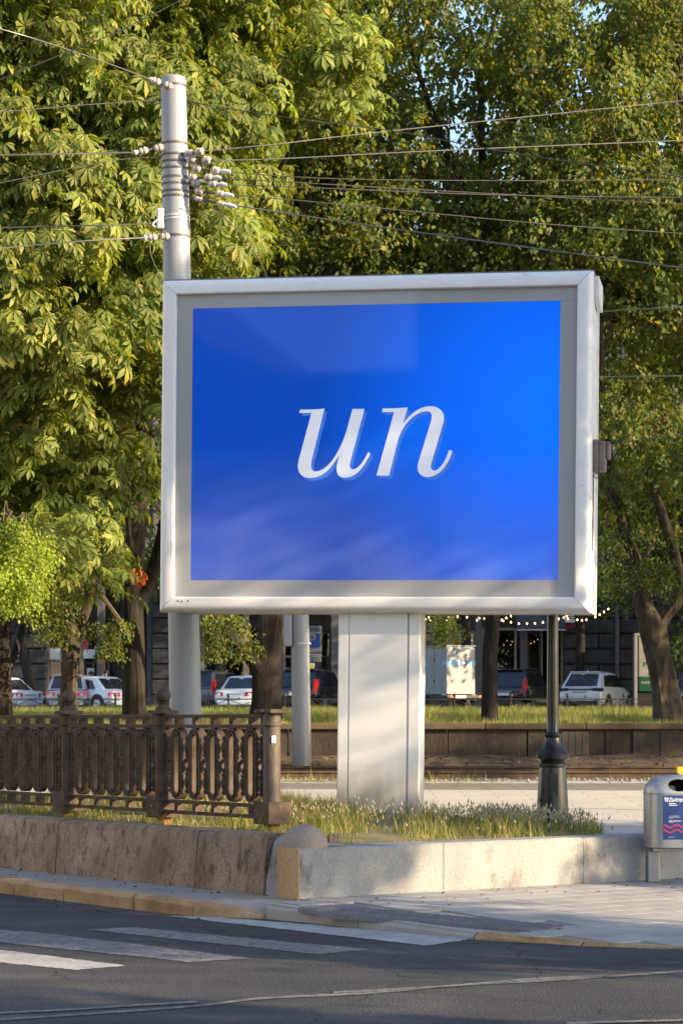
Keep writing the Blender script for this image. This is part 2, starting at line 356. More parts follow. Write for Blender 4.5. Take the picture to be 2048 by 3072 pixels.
def extra_mul(mname, build):
    """multiply a material's base colour by a colour socket made by build(nodes, links)"""
    m = MATS[mname]; n = m.node_tree.nodes; l = m.node_tree.links; p = n['Principled BSDF']; src = p.inputs['Base Color'].links[0].from_socket
    mx = n.new('ShaderNodeMix'); mx.data_type = 'RGBA'; mx.blend_type = 'MULTIPLY'; mx.inputs[0].default_value = 1
    l.new(src, mx.inputs[6]); l.new(build(n, l), mx.inputs[7]); l.new(mx.outputs[2], p.inputs['Base Color'])
def worn_asphalt(n, l):
    ge = n.new('ShaderNodeNewGeometry'); mp = n.new('ShaderNodeMapping'); mp.inputs['Rotation'].default_value = (0, 0, R(50)); mp.inputs['Scale'].default_value = (.16, 1.5, 1)
    l.new(ge.outputs['Position'], mp.inputs['Vector']); ns = n.new('ShaderNodeTexNoise'); ns.inputs['Scale'].default_value = 1.0; ns.inputs['Detail'].default_value = 5; l.new(mp.outputs[0], ns.inputs['Vector'])
    a = n.new('ShaderNodeMapRange'); a.inputs[1].default_value = .3; a.inputs[2].default_value = .7; a.inputs[3].default_value = .74; a.inputs[4].default_value = 1.25; l.new(ns.outputs['Fac'], a.inputs[0])
    nd = n.new('ShaderNodeTexNoise'); nd.inputs['Scale'].default_value = 1.3; nd.inputs['Detail'].default_value = 6; l.new(ge.outputs['Position'], nd.inputs['Vector'])
    ad = n.new('ShaderNodeVectorMath'); ad.operation = 'MULTIPLY_ADD'; l.new(nd.outputs['Color'], ad.inputs[0]); ad.inputs[1].default_value = (1.2, 1.2, 0); l.new(ge.outputs['Position'], ad.inputs[2])
    vo = n.new('ShaderNodeTexVoronoi'); vo.feature = 'DISTANCE_TO_EDGE'; vo.inputs['Scale'].default_value = .42; l.new(ad.outputs[0], vo.inputs['Vector'])
    c = n.new('ShaderNodeMapRange'); c.inputs[1].default_value = .002; c.inputs[2].default_value = .007; c.inputs[3].default_value = .5; c.inputs[4].default_value = 1.0; l.new(vo.outputs['Distance'], c.inputs[0])
    m = n.new('ShaderNodeMath'); m.operation = 'MULTIPLY'; l.new(a.outputs[0], m.inputs[0]); l.new(c.outputs[0], m.inputs[1]); return m.outputs[0]
extra_mul('asphalt', worn_asphalt)
def splash_dirt(z0, z1, lo):
    def f(n, l):
        tc = n.new('ShaderNodeTexCoord'); sp = n.new('ShaderNodeSeparateXYZ'); l.new(tc.outputs['Object'], sp.inputs[0])
        ns = n.new('ShaderNodeTexNoise'); ns.inputs['Scale'].default_value = 5; ns.inputs['Detail'].default_value = 8; mp = n.new('ShaderNodeMapping'); mp.inputs['Scale'].default_value = (1, 1, .3); l.new(tc.outputs['Object'], mp.inputs[0]); l.new(mp.outputs[0], ns.inputs['Vector'])
        a = n.new('ShaderNodeMapRange'); a.inputs[1].default_value = z1; a.inputs[2].default_value = z0; l.new(sp.outputs['Z'], a.inputs[0])
        m = n.new('ShaderNodeMath'); m.operation = 'MULTIPLY'; l.new(a.outputs[0], m.inputs[0]); l.new(ns.outputs['Fac'], m.inputs[1])
        rp = n.new('ShaderNodeValToRGB'); rp.color_ramp.elements[0].position = .05; rp.color_ramp.elements[0].color = (1, 1, 1, 1); rp.color_ramp.elements[1].position = .55; rp.color_ramp.elements[1].color = (*lo, 1); l.new(m.outputs[0], rp.inputs[0]); return rp.outputs[0]
    return f
extra_mul('pillar_paint', splash_dirt(.0, .75, (.45, .38, .30)))
extra_mul('pole_grey', splash_dirt(-.2, 1.4, (.55, .48, .42)))

# ---------------------------------------------------------------- the island: a corner C with two square walls
C0 = Vector((-0.386, 21.3)); E1 = Vector((0.8102, 0.5862)).normalized(); E2 = Vector((-E1.y, E1.x))
def W(u, v, z=0.0):
    p = C0 + E1 * u + E2 * v
    return Vector((p.x, p.y, z))
def uv(p):
    r = Vector((p[0], p[1])) - C0
    return r.dot(E1), r.dot(E2)
UVROT = math.atan2(E1.y, E1.x)
def v_of_px(px, u=0.0):
    k = (px - 1024) / FPX; a = C0 + E1 * u
    return (k * a.y - a.x) / (E2.x - k * E2.y)
def u_of_px(px, v=0.0):
    k = (px - 1024) / FPX; a = C0 + E2 * v
    return (k * a.y - a.x) / (E1.x - k * E1.y)
def inside(p, poly):
    x, y = p; r = False; j = len(poly) - 1
    for i in range(len(poly)):
        xi, yi = poly[i]; xj, yj = poly[j]
        if (yi > y) != (yj > y) and x < (xj - xi) * (y - yi) / (yj - yi) + xi: r = not r
        j = i
    return r
ROADZ = -0.15
rng = random.Random(7)

# the road: one sheet to the horizon
struct('road', MB().add([(-900, -900, ROADZ), (900, -900, ROADZ), (900, 1500, ROADZ), (-900, 1500, ROADZ)], [(0, 1, 2, 3)]), 'asphalt')

# zebra stripes and worn lines painted on the road
def paint(name, pts, mat, label, group=None):
    q = []
    for i, a in enumerate(pts):                     # worn, slightly ragged edges
        b = pts[(i + 1) % len(pts)]; k = max(2, int(math.hypot(b[0] - a[0], b[1] - a[1]) / 14))
        q += [(a[0] + (b[0] - a[0]) * j / k + rng.uniform(-4, 4), a[1] + (b[1] - a[1]) * j / k + rng.uniform(-.9, .9)) for j in range(k)]
    mb = MB(); P = [G(x, y, ROADZ + 0.004) for x, y in q]
    mb.add(P, [tuple(range(len(P)))])
    return tag(mb.build(name, mat), label, 'road marking', group)
zg = 'stripes of the zebra crossing'
paint('zebra_stripe', [(509, 2749), (600, 2749), (1447, 2813), (1280, 2838)], 'road_paint', 'brightest white zebra stripe, nearest the kerb of the pavement', zg)
paint('zebra_stripe', [(261, 2790), (392, 2782), (1110, 2850), (953, 2864)], 'old_paint', 'faded grey zebra stripe next to the brightest stripe', zg)
paint('zebra_stripe', [(-160, 2782), (111, 2798), (757, 2876), (568, 2887), (-160, 2812)], 'old_paint', 'worn zebra stripe second nearest the lower left corner', zg)
paint('zebra_stripe', [(-300, 2826), (0, 2850), (379, 2898), (229, 2911), (-300, 2858)], 'road_paint', 'zebra stripe nearest the lower left corner, cut by the frame', zg)
LZN = [.004]
def line_strip(name, pts, wpx, mat, label):
    pts = smoothpath(pts, 5); mb = MB(); vs = []; fs = []; LZN[0] += .0015; wpx *= .7
    for i, p in enumerate(pts):
        vs += [G(p[0], p[1] - wpx / 2, ROADZ + LZN[0]), G(p[0], p[1] + wpx / 2, ROADZ + LZN[0])]
        if i: fs.append((2 * i - 2, 2 * i - 1, 2 * i + 1, 2 * i))
    mb.add(vs, fs); return tag(mb.build(name, mat), label, 'road marking', 'thin worn lines on the asphalt')
line_strip('road_line', [(-100, 3066), (300, 3040), (588, 3019), (784, 2996), (1100, 2980), (1371, 2957), (1700, 2938), (2048, 2915), (2200, 2905)], 9, 'old_paint', 'long thin white line crossing the road along the bottom')
line_strip('road_line', [(-100, 3044), (200, 3030), (400, 3017), (590, 3006)], 8, 'old_paint', 'short worn double of the thin line at lower left')
line_strip('road_line', [(1000, 2978), (1300, 2962), (1600, 2938), (1820, 2927)], 8, 'old_paint', 'worn double of the thin line right of the middle')
line_strip('road_line', [(1700, 3071), (1850, 3066), (2000, 3062), (2100, 3060)], 9, 'old_paint', 'short pale line in the bottom right corner of the road')

# near pavement: left strip and right apron
EDGE = [(-.90, 16), (-.90, 4.2), (-.93, 1.3), (-.80, .5), (-.46, -.16), (-.34, -1.4), (-.20, -2.8), (.16, -3.7), (.58, -4.4), (1.9, -6.2), (6, -9), (16, -12)]
PAVZ = lambda u, v: 0.03 * min(v, 0.0)
mb = MB()
LS = [(-.90, 16, -.006), (-.90, 4.2, -.006), (-.93, 1.3, -.006), (-.86, .45, -.03), (-.66, .12, -.065), (-.50, -.16, -.106)]
for i, (ue, ve, ze) in enumerate(LS):
    mb.v += [tuple(W(ue + .12, ve, ze)), tuple(W(.1, min(ve, 16) if ve > 0 else .05, -.006))]
    if i: mb.f.append((2 * i - 2, 2 * i - 1, 2 * i + 1, 2 * i))
rp = [(-.46, -.16)] + EDGE[5:] + [(16, .1), (.1, .1), (0, 0)]
mb.add([W(u, v, PAVZ(u, v) - 0.012) for u, v in rp], [tuple(range(len(rp)))])
pavement = struct('pavement', mb, 'paver_joint')
# pavers of the apron, one by one
base_me = {}
def slab(w, d, h, ch=0.006):
    k = (w, d, h)
    if k not in base_me:
        m_ = MB(); m_.loft([[(-w / 2, -d / 2, -h), (w / 2, -d / 2, -h), (w / 2, d / 2, -h), (-w / 2, d / 2, -h)],
                            [(-w / 2, -d / 2, -ch), (w / 2, -d / 2, -ch), (w / 2, d / 2, -ch), (-w / 2, d / 2, -ch)],
                            [(-w / 2 + ch, -d / 2 + ch, 0), (w / 2 - ch, -d / 2 + ch, 0), (w / 2 - ch, d / 2 - ch, 0), (-w / 2 + ch, d / 2 - ch, 0)]])
        base_me[k] = m_.mesh('slab')
    return base_me[k]
tact = [(-.47, -.58), (.17, -.58), (.17, -1.0), (.72, -2.75), (.14, -3.0), (-.50, -1.25)]
apron = [(-.46, -.16)] + EDGE[5:] + [(16, 0), (0, 0)]
tilt = math.atan(0.03); npav = 0; FARP = MB()
SHR = [(x * .994, y * .994) for x, y in tact]
def lay(u, v, w, d, depth=0):
    """lay a paver, or smaller cut pieces of it where it meets an edge"""
    global npav
    cor = [(u + a * w / 2 * .97, v + b * d / 2 * .97) for a in (-1, 0, 1) for b in (-1, 0, 1)]
    if all(inside(c, apron) and not inside(c, tact) for c in cor):
        p = W(u, v, PAVZ(u, v) + rng.uniform(-.0006, .0006)); px = 1024 + FPX * p.x / p.y
        if px > 2200 or npav >= 298:
            M_ = Matrix.Translation(p) @ Euler((tilt, 0, UVROT)).to_matrix().to_4x4(); FARP.box(-w / 2 + .0025, w / 2 - .0025, -d / 2 + .0025, d / 2 - .0025, -.03, 0, M_); return
        link('paver', slab(round(w - .005, 4), round(d - .005, 4), .05, .004), 'paver', pavement, p, Euler((tilt + rng.uniform(-.002, .002), rng.uniform(-.002, .002), UVROT), 'XYZ')); npav += 1
    elif depth < 2 and any(inside(c, apron) and not inside(c, tact) for c in cor):
        if w > d * 1.1:
            for s_ in (-1, 1): lay(u + s_ * w / 4, v, w / 2, d, depth + 1)
        else:
            for s_ in (-1, 1): lay(u, v + s_ * d / 4, w, d / 2, depth + 1)
for iv in range(-1, -30, -1):
    for iu in range(-3, 22):
        lay(iu * .6 + .3 + (.3 if iv % 2 else 0), iv * .3 + .15, .6, .3)
tag(FARP.build('pavers', 'paver', pavement), kind='stuff')
# tactile tiles: studs by the crossing corner, bars along the kerb
m_ = MB(); m_.box(-.147, .147, -.147, .147, -.04, 0)
for i in range(5):
    for j in range(5):
        x, y = -.116 + i * .058, -.116 + j * .058
        m_.lathe([(.02, 0), (.018, .006), (.010, .009)], 6, (x, y, 0))
me_stud = m_.mesh('stud_tile')
m_ = MB(); m_.box(-.147, .147, -.147, .147, -.04, 0)
for i in range(6):
    for j in range(3):
        m_.box(-.13 + i * .048, -.108 + i * .048, -.135 + j * .095, -.058 + j * .095, 0, .008)
me_bar = m_.mesh('bar_tile')
for iu in range(2):
    u = -.31 + iu * .3; v = -.78
    link('tactile_tile', me_stud, 'tactile', pavement, W(u, v, PAVZ(u, v) + .003), Euler((tilt, 0, UVROT)))
dv = Vector((.34, -.94)).normalized(); pvv = Vector((.94, .34)).normalized()
for i in range(7):
    for j in range(2):
        q = Vector((-.30, -1.14)) + dv * (.3 * i) + pvv * (.3 * j - .06)
        link('tactile_tile', me_bar, 'tactile', pavement, W(q.x, q.y, PAVZ(*q) + .003), Euler((tilt, 0, UVROT + math.atan2(dv.y, dv.x) + math.pi / 2)))

# dusty gutter along the kerb
mk('gutter_dust', [(.065, .060, .056), (.105, .096, .086)], 2.5, 7, .95, bump=.4, bscale=60, fine=.35, spec=.2, world=True, speck=((.05, .05, .053), 4, .52, (1, 1, 1)))
mb = MB(); vs = []; fs = []
for i in range(90):
    v = 12 - i * .155
    ue = np.interp(-v, [-16, -4.2, -1.3, -.5, .16, 1.4, 2.8], [-.90, -.90, -.93, -.80, -.46, -.34, -.20])
    wd = .16 + .10 * math.sin(v * 1.3) + rng.uniform(-.03, .05); wd *= min(1, max(.15, (v + 2) / 2.5))
    vs += [W(ue + .03, v, ROADZ + .002), W(ue - abs(wd) - .05, v, ROADZ + .002)]
    if i: fs.append((2 * i - 2, 2 * i - 1, 2 * i + 1, 2 * i))
struct('gutter', mb.add(vs, fs), 'gutter_dust')

# kerb stones
kg = 'kerb stones along the road'
def kerb(v0, v1, u0a, u0b, za, zb, label, mat='kerb_granite', w=.16, ztop_in=None):
    mb = MB(); g = .008 * (1 if v1 > v0 else -1); L = abs(v1 - v0); n = max(2, int(L / .15))
    rings = []
    for i in range(n + 1):
        t = i / n; v = v0 + g + (v1 - v0 - 2 * g) * t; u = u0a + (u0b - u0a) * t; z = za + (zb - za) * t
        ch = .03 + rng.uniform(-.008, .008); jt = rng.uniform(-.006, .006)
        rings.append([W(u, v, ROADZ - .1), W(u - .005 + jt, v, z - ch - .01), W(u + ch + jt, v, z + jt * .5), W(u + w, v, z + .002), W(u + w, v, ROADZ - .1)])
    mb.loft(rings)
    return tag(mb.build('kerb_stone', mat, smooth=True), label, 'kerb', kg)
kj = [12.0, 10.9, 9.8, 8.7, 7.6, 6.5, 5.4] + [v_of_px(p, -.9) for p in (50, 200, 410)]
klab = ['worn orange-brown kerb stone at the left edge, before the first joint', 'short orange-brown kerb stone second from the left edge', 'long orange-brown kerb stone third from the left edge']
for i in range(len(kj) - 1):
    far = i < 6
    kerb(kj[i], kj[i + 1], -.93, -.93, .004, .004, ['orange-brown kerb stone out of frame at far left, %s from the frame edge' % w_ for w_ in ('sixth', 'fifth', 'fourth', 'third', 'second', 'first')][i] if far else klab[i - 6 if i - 6 < 3 else 2])
vb = kj[-1]
kerb(vb, .45, -.93, -.86, .004, -.02, 'chipped orange kerb stone right of the last clear kerb joint')
kerb(.45, -.16, -.86, -.50, -.02, -.105, 'low kerb stone sloping down to the crossing')
low = EDGE[4:10]
for i in range(len(low) - 1):
    (ua, va), (ub, vb2) = low[i], low[i + 1]
    kerb(va, vb2, ua - .02, ub - .02, PAVZ(ua, va) - .004, PAVZ(ub, vb2) - .004, ['flush brown kerb beside the left end of the tactile paving', 'flush brown kerb below the tactile paving bars', 'flush brown kerb past the right end of the tactile paving', 'flush brown kerb at the right, curving along the pavement', 'flush brown kerb at the right frame edge'][i], 'paver' if i < 2 else 'kerb_granite', w=.08)

# left parapet: battered stained concrete blocks
left_wall = thing('concrete_parapet', 'stained brown battered concrete parapet below the cast iron fence', 'wall', W(0, .4, 0))
jv = [13, 10.6, 8.4, 6.2] + [v_of_px(p) for p in (0, 165, 583, 790)][1:]
jv = [13, 10.6, 8.4, 6.6] + [v_of_px(165), v_of_px(583), v_of_px(792)]
def rel(p, o): return Vector(p) - Vector(o)
org = W(0, .4, 0)
for i in range(len(jv) - 1):
    mb = MB(); a, b = jv[i] - .012, jv[i + 1] + .012; n = max(3, int(abs(a - b) / .12)); rings = []
    for k in range(n + 1):
        v = a + (b - a) * k / n; j = lambda s=.006: rng.uniform(-s, s); h = .565 + j(.008)
        rings.append([rel(W(u, v, z), org) for u, z in ((.0, -.08), (.0 + j(), .03), (.022 + j(), .28), (.045 + j(), h - .045), (.072 + j(), h - .008), (.12 + j(), h + j(.003)), (.42, h - .005), (.42, -.08))])
    mb.loft(rings); mb.build('concrete_block', 'stained_concrete', left_wall, smooth=True)
mb = MB(); rings = []
for k in range(8):
    v = v_of_px(793) + (.365 - v_of_px(793)) * k / 7; j = lambda: rng.uniform(-.012, .012)
    h = .545 - .03 * k / 7 + j()
    rings.append([rel(W(u, v, z), org) for u, z in ((.0, -.08), (.03 + j(), .12), (.06 + j(), .3 + j()), (.10 + j(), h - .05), (.15 + j(), h), (.42, h - .01), (.42, -.08))])
mb.loft(rings); mb.build('mortar_end', 'mortar', left_wall)
for v in jv[1:-1]:
    mb = MB(); mb.loft([[rel(W(u, v + d, z), org) for u, z in ((.0, -.08), (.06, .28), (.12, .5), (.2, .555), (.42, .555), (.42, -.08))] for d in (-.03, .03)])
    mb.build('joint_mortar', 'mortar', left_wall)

# right parapet: sawn granite blocks
right_wall = thing('granite_parapet', 'low pale granite block parapet in front of the grass bed', 'wall', W(2, .17, 0))
org2 = W(2, .17, 0)
ju = [0] + [u_of_px(p) for p in (1330, 1750)]; ju += [ju[-1] + 1.9, ju[-1] + 3.8, ju[-1] + 5.7, ju[-1] + 7.6]
for i in range(len(ju) - 1):
    a, b = ju[i] + .004, ju[i + 1] - .004; mb = MB(); n = max(3, int((b - a) / .2)); rings = []
    for k in range(n + 1):
        u = a + (b - a) * k / n; j = lambda: rng.uniform(-.003, .003)
        rings.append([rel(W(u, v, z), org2) for v, z in ((0, -.14), (0 + j(), .44), (.02 + j(), .46 + j()), (.33, .462), (.345, .44), (.345, -.14))])
    mb.loft(rings); mb.build('granite_block', 'granite', right_wall, smooth=True)
mb = MB(); mb.loft([[rel(W(u, v, z), org2) for v, z in ((.0, -.12), (.0, .44), (.02, .458), (.345, .458), (.345, -.12))] for u in (-.006, .002)])
mb.build('warmlit_end_face', 'granite_warm', right_wall)  # thin tan skin paints the warm light on this end face
right_wall.children[-1]['label'] = 'end face of the granite parapet, warm light painted as tan'
for u in ju[1:-1]:
    mb = MB(); mb.box(-.006, .006, .012, .34, -.12, .445, Matrix.Translation(rel(W(u, 0, 0), org2)) @ Matrix.Rotation(UVROT, 4, 'Z')); mb.build('joint', 'rust', right_wall)

# stone hemisphere on the corner, a few bricks behind it
hp = W(.16, .12, .462)
mb = MB(); mb.lathe([(.225 * math.cos(a), .225 * math.sin(a)) for a in np.linspace(0, math.pi / 2 - .02, 14)], 32)
hs = tag(mb.build('stone_hemisphere', 'ball_stone', None, smooth=True, loc=T(913, 2546, 21.62)), 'grey-brown stone hemisphere on the corner of the granite parapet', 'hemisphere')
bl = ['small tan brick standing upright beside the stone hemisphere, leftmost of three', 'middle small tan brick standing upright behind the stone hemisphere', 'small tan brick rightmost beside the stone hemisphere', 'pale flat brick lying under three small upright bricks']
for i, (px, py, sx, sz, mat) in enumerate(((992, 2520, .045, .075, 'granite_warm'), (1004, 2520, .045, .078, 'stained_concrete'), (1018, 2520, .045, .075, 'granite_warm'), (1003, 2536, .16, .035, 'slab_concrete'))):
    p = T(px, py + (sz * 322 / 2 if i < 3 else 6), 21.7); mb = MB(); mb.box(-sx / 2, sx / 2, -.06, .06, 0, sz)
    tag(mb.build('brick', mat, loc=(p.x, p.y, .463 if i == 3 else .5), bevel=.004, rot=(0, 0, UVROT * .3)), bl[i], 'brick', 'loose bricks behind the hemisphere')

# grass bed
BED = [(.40, .34), (4.15, .34), (5.0, 1.4), (6.4, 3.1), (5.45, 5.1), (5.75, 7.8), (5.9, 17), (.40, 17)]
def bedz(u, v):
    a = .42 + .03 * min(v, 6) - .04 * max(0, u - 3) + .018 * math.sin(3 * u + 1.7 * v) * math.sin(2.3 * v - u)
    t = min(1, max(0, (1.9 - u) / 1.2)) * min(1, max(0, (v - .5) / .8)); t = t * t * (3 - 2 * t)
    return a * (1 - t) + (.535 + .01 * math.sin(5 * v)) * t
mb = MB(); idx = {}; st = .2
for i in range(2, 33):
    for j in range(1, 86):
        u, v = i * st, j * st + .14
        if inside((u, v), BED) or inside((u - .1, v), BED) or inside((u + .1, v), BED):
            idx[i, j] = len(mb.v); mb.v.append(tuple(W(u, v, bedz(u, v))))
for (i, j), a in idx.items():
    if (i + 1, j) in idx and (i, j + 1) in idx and (i + 1, j + 1) in idx: mb.f.append((a, idx[i + 1, j], idx[i + 1, j + 1], idx[i, j + 1]))
struct('grass_bed', mb, 'lawn_soil', smooth=True)

# sunlit pavement behind the bed, tram track, soil, retaining wall
ZB = lambda Y: .40 + .025 * (Y - 28)
mb = MB(); P = []
for u, v in ((.38, 30), (.38, .33), (22, .33)): P.append(W(u, v, 0))
poly = [P[0], P[1], P[2], Vector((30, 37.5, 0)), Vector((-26, 37.5, 0))]
mb.add([(p.x, p.y, ZB(p.y) - .012) for p in poly], [tuple(range(len(poly)))])
pb = mk('paver_back', [(.46, .42, .37), (.53, .485, .435)], .8, 5, .8, bump=.1, bscale=60, fine=.1, world=True)
n = pb.node_tree.nodes; l = pb.node_tree.links; ge = n.new('ShaderNodeNewGeometry'); bk = n.new('ShaderNodeTexBrick')
bk.inputs['Scale'].default_value = 1.0; bk.inputs['Brick Width'].default_value = .9; bk.inputs['Row Height'].default_value = .45; bk.inputs['Mortar Size'].default_value = .012
bk.inputs['Color1'].default_value = (1, 1, 1, 1); bk.inputs['Color2'].default_value = (.92, .92, .92, 1); bk.inputs['Mortar'].default_value = (.62, .6, .57, 1)
l.new(ge.outputs['Position'], bk.inputs['Vector']); p_ = n['Principled BSDF']; src = p_.inputs['Base Color'].links[0].from_socket
mx = n.new('ShaderNodeMix'); mx.data_type = 'RGBA'; mx.blend_type = 'MULTIPLY'; mx.inputs[0].default_value = 1
l.new(src, mx.inputs[6]); l.new(bk.outputs['Color'], mx.inputs[7]); l.new(mx.outputs[2], p_.inputs['Base Color'])
back_pav = struct('back_pavement', mb, 'paver_back')
def strip(name, y0, y1, z0, z1, mat, x0=-30, x1=34, n=1):
    mb = MB(); mb.add([(x0, y0, z0), (x1, y0, z0), (x1, y1, z1), (x0, y1, z1)], [(0, 1, 2, 3)]); return struct(name, mb, mat)
strip('tram_ballast', 37.5, 42.4, .60, .76, 'gravel')
tk = thing('concrete_edging', 'pale concrete slab edging between the sunlit pavement and the tram track', 'edging', (0, 37.6, .6))
for i in range(-16, 18):
    mb = MB(); mb.box(i * 1.5 + .006, i * 1.5 + 1.494, -.05, .45, -.06, .045 + rng.uniform(-.006, .006)); mb.build('edging_slab', 'slab_concrete', tk, bevel=.008)
for y, lb in ((39.0, 'rusty tram rail nearer the sunlit pavement'), (40.55, 'rusty tram rail nearer the retaining wall')):
    mb = MB(); z = .60 + (y - 37.5) * .0327; mb.loft([[(x, y + a, z + b) for a, b in ((-.07, 0), (-.07, .02), (-.012, .04), (-.012, .10), (-.036, .11), (-.036, .145), (.036, .145), (.036, .11), (.012, .10), (.012, .04), (.07, .02), (.07, 0))] for x in (-30, 34)])
    tag(mb.build('tram_rail', 'rail_rust'), lb, 'rail', 'rails of the tram track')
# ballast stones
gp = np.random.default_rng(3); n = 5200
X = gp.uniform(-8, 8, n); Y = gp.uniform(38.15, 41.6, n); keep = (np.abs(Y - 39) > .12) & (np.abs(Y - 40.55) > .12); X, Y = X[keep], Y[keep]; n = len(X)
s = gp.uniform(.025, .055, n); octa = np.array([(1, 0, 0), (0, 1, 0), (-1, 0, 0), (0, -1, 0), (0, 0, .8), (0, 0, -.8)]); ofc = np.array([(0, 1, 4), (1, 2, 4), (2, 3, 4), (3, 0, 4), (1, 0, 5), (2, 1, 5), (3, 2, 5), (0, 3, 5)])
V = octa[None] * s[:, None, None] * gp.uniform(.6, 1.3, (n, 6, 1)) + np.stack([X, Y, .60 + (Y - 37.5) * .0327 + .01], 1)[:, None]
tag(link('ballast_stones', npmesh('ballast', V.reshape(-1, 3), (ofc[None] + np.arange(n)[:, None, None] * 6).reshape(-1, 3)), 'gravel'), 'loose grey track stones between the tram rails', 'gravel', kind='stuff')
mb = MB(); rows = [(41.5, .74), (42.4, .80), (43.2, .90), (43.9, .98)]; vs = []; fs = []; nx = 90
for (y, z) in rows:
    for i in range(nx + 1): vs.append((-30 + 64 * i / nx, y, z + rng.uniform(-.03, .03)))
for r in range(3):
    for i in range(nx): a = r * (nx + 1) + i; fs.append((a, a + 1, a + nx + 2, a + nx + 1))
struct('soil_bank', mb.add(vs, fs), 'soil', smooth=True)
rw = thing('retaining_wall', 'dark stained concrete retaining wall with brown coping behind the tram track', 'wall', (0, 44, .6))
x = -28.0
while x < 32:
    px = 1024 + FPX * x / 44
    w = 1.5 if px < 1640 else .52
    mb = MB(); mb.box(x + .008, x + w - .008, rng.uniform(-.012, .012), .3, -.1, .87)
    p = mb.build('wall_panel', 'wall_concrete', rw, bevel=.012)
    if px > 1640:
        mb = MB(); mb.box(x - .03, x + .03, -.025, .0, 0, .86); mb.build('wall_rib', 'wall_concrete', rw, bevel=.008)
    x += w
a = T(1684, 2196, 43.95); b = T(1766, 2268, 43.95)
for i in range(4):
    mb = MB(); w = (b.x - a.x) / 4; mb.box(a.x + i * w + .004, a.x + (i + 1) * w - .004, -.06, -.02, b.z - .6 + rng.uniform(-.01, .01), a.z - .6); mb.build('light_patch', 'wall_patch', rw)
x = -28.0
while x < 32:
    w = rng.uniform(1.6, 2.4); mb = MB(); mb.box(x + .004, x + w - .004, -.09, .36, .87, .985 + rng.uniform(-.008, .008)); mb.build('coping_stone', 'coping', rw, bevel=.02); x += w

# upper lawn, far street, far pavement
mb = MB(); vs = []; fs = []
ys = [44.3, 50, 58, 68, 78, 83]
LZ = lambda y: 1.54 + (y - 44.3) * .0115
for y in ys:
    for i in range(33): vs.append((-64 + 4 * i, y, LZ(y) + rng.uniform(-.02, .02)))
for r in range(len(ys) - 1):
    for i in range(32): k = r * 33 + i; fs.append((k, k + 1, k + 34, k + 33))
struct('upper_lawn', mb.add(vs, fs), 'lawn_soil', smooth=True)
strip('far_street', 83, 101.2, 1.97, 2.02, 'asphalt', -90, 90)
mb = MB(); mb.box(-90, 90, 101.2, 118, 1.6, 2.15); struct('far_pavement', mb, 'paver')

# ---------------------------------------------------------------- billboard
BC = Vector((0.3514, 26.9074, 4.8308)); BTH = 0.17562; BLEAN = 0.00982
brot = Euler((0, BLEAN, -BTH), 'XYZ'); BM = brot.to_matrix(); BH = 4.28
bloc = BC - BM @ Vector((0, 0, BH))
bb = thing('billboard', 'large blue lightbox billboard reading un on a white pillar', 'billboard', bloc); bb.rotation_euler = brot
def BL(px, py, yl=0.0):
    """photo pixel -> billboard plane (local x, z) at local depth yl"""
    o = Vector((0, 0, EYE)); d = T(px, py, 10) - o
    n = BM @ Vector((0, 1, 0)); p0 = bloc + n * yl
    t = (p0 - o).dot(n) / d.dot(n)
    q = BM.transposed() @ (o + d * t - bloc)
    return q.x, q.z
WX, WZ0, WZ1 = 2.52, BH - 1.95, BH + 1.95
prof = [(.0, .22), (.0, .11), (.004, .075), (.016, .045), (.034, .022), (.055, .010), (.08, .004), (.155, .0), (.168, .004), (.176, .016), (.178, .03), (.178, .10)]
g = .0028
def frame_side(which):
    rings = ([], [])
    for d, y in prof:
        if which == 'b': A, B = (-WX + d + g, WZ0 + d), (WX - d - g, WZ0 + d)
        if which == 't': A, B = (-WX + d + g, WZ1 - d), (WX - d - g, WZ1 - d)
        if which == 'l': A, B = (-WX + d, WZ0 + d + g), (-WX + d, WZ1 - d - g)
        if which == 'r': A, B = (WX - d, WZ0 + d + g), (WX - d, WZ1 - d - g)
        rings[0].append((A[0], y, A[1])); rings[1].append((B[0], y, B[1]))
    return MB().loft(rings, closed=False)
for w in 'btlr': frame_side(w).build('frame_rail', 'alu', bb, smooth=True)
# inner mask of four grey strips, poster, glass
x0, zt0 = BL(579, 924, .075); x1, zt1 = BL(1681, 902, .075); _, zb0 = BL(579, 1741, .075); _, zb1 = BL(1681, 1741, .075)
zt = (zt0 + zt1) / 2; zb = (zb0 + zb1) / 2; IX, I0, I1 = WX - .17, WZ0 + .17, WZ1 - .17
for a, b, c, d in ((-IX, IX, I0, zb), (-IX, IX, zt, I1), (-IX, x0, zb + .001, zt - .001), (x1, IX, zb + .001, zt - .001)):
    MB().box(a, b, .070, .082, c, d).build('mask_strip', 'mask_grey', bb)
pm = bpy.data.materials.new('poster_backlit'); pm.use_nodes = True; MATS['poster_backlit'] = pm
nt = pm.node_tree; n = nt.nodes; l = nt.links; p = n['Principled BSDF']
tc = n.new('ShaderNodeTexCoord'); sx = n.new('ShaderNodeSeparateXYZ'); l.new(tc.outputs['Object'], sx.inputs[0])
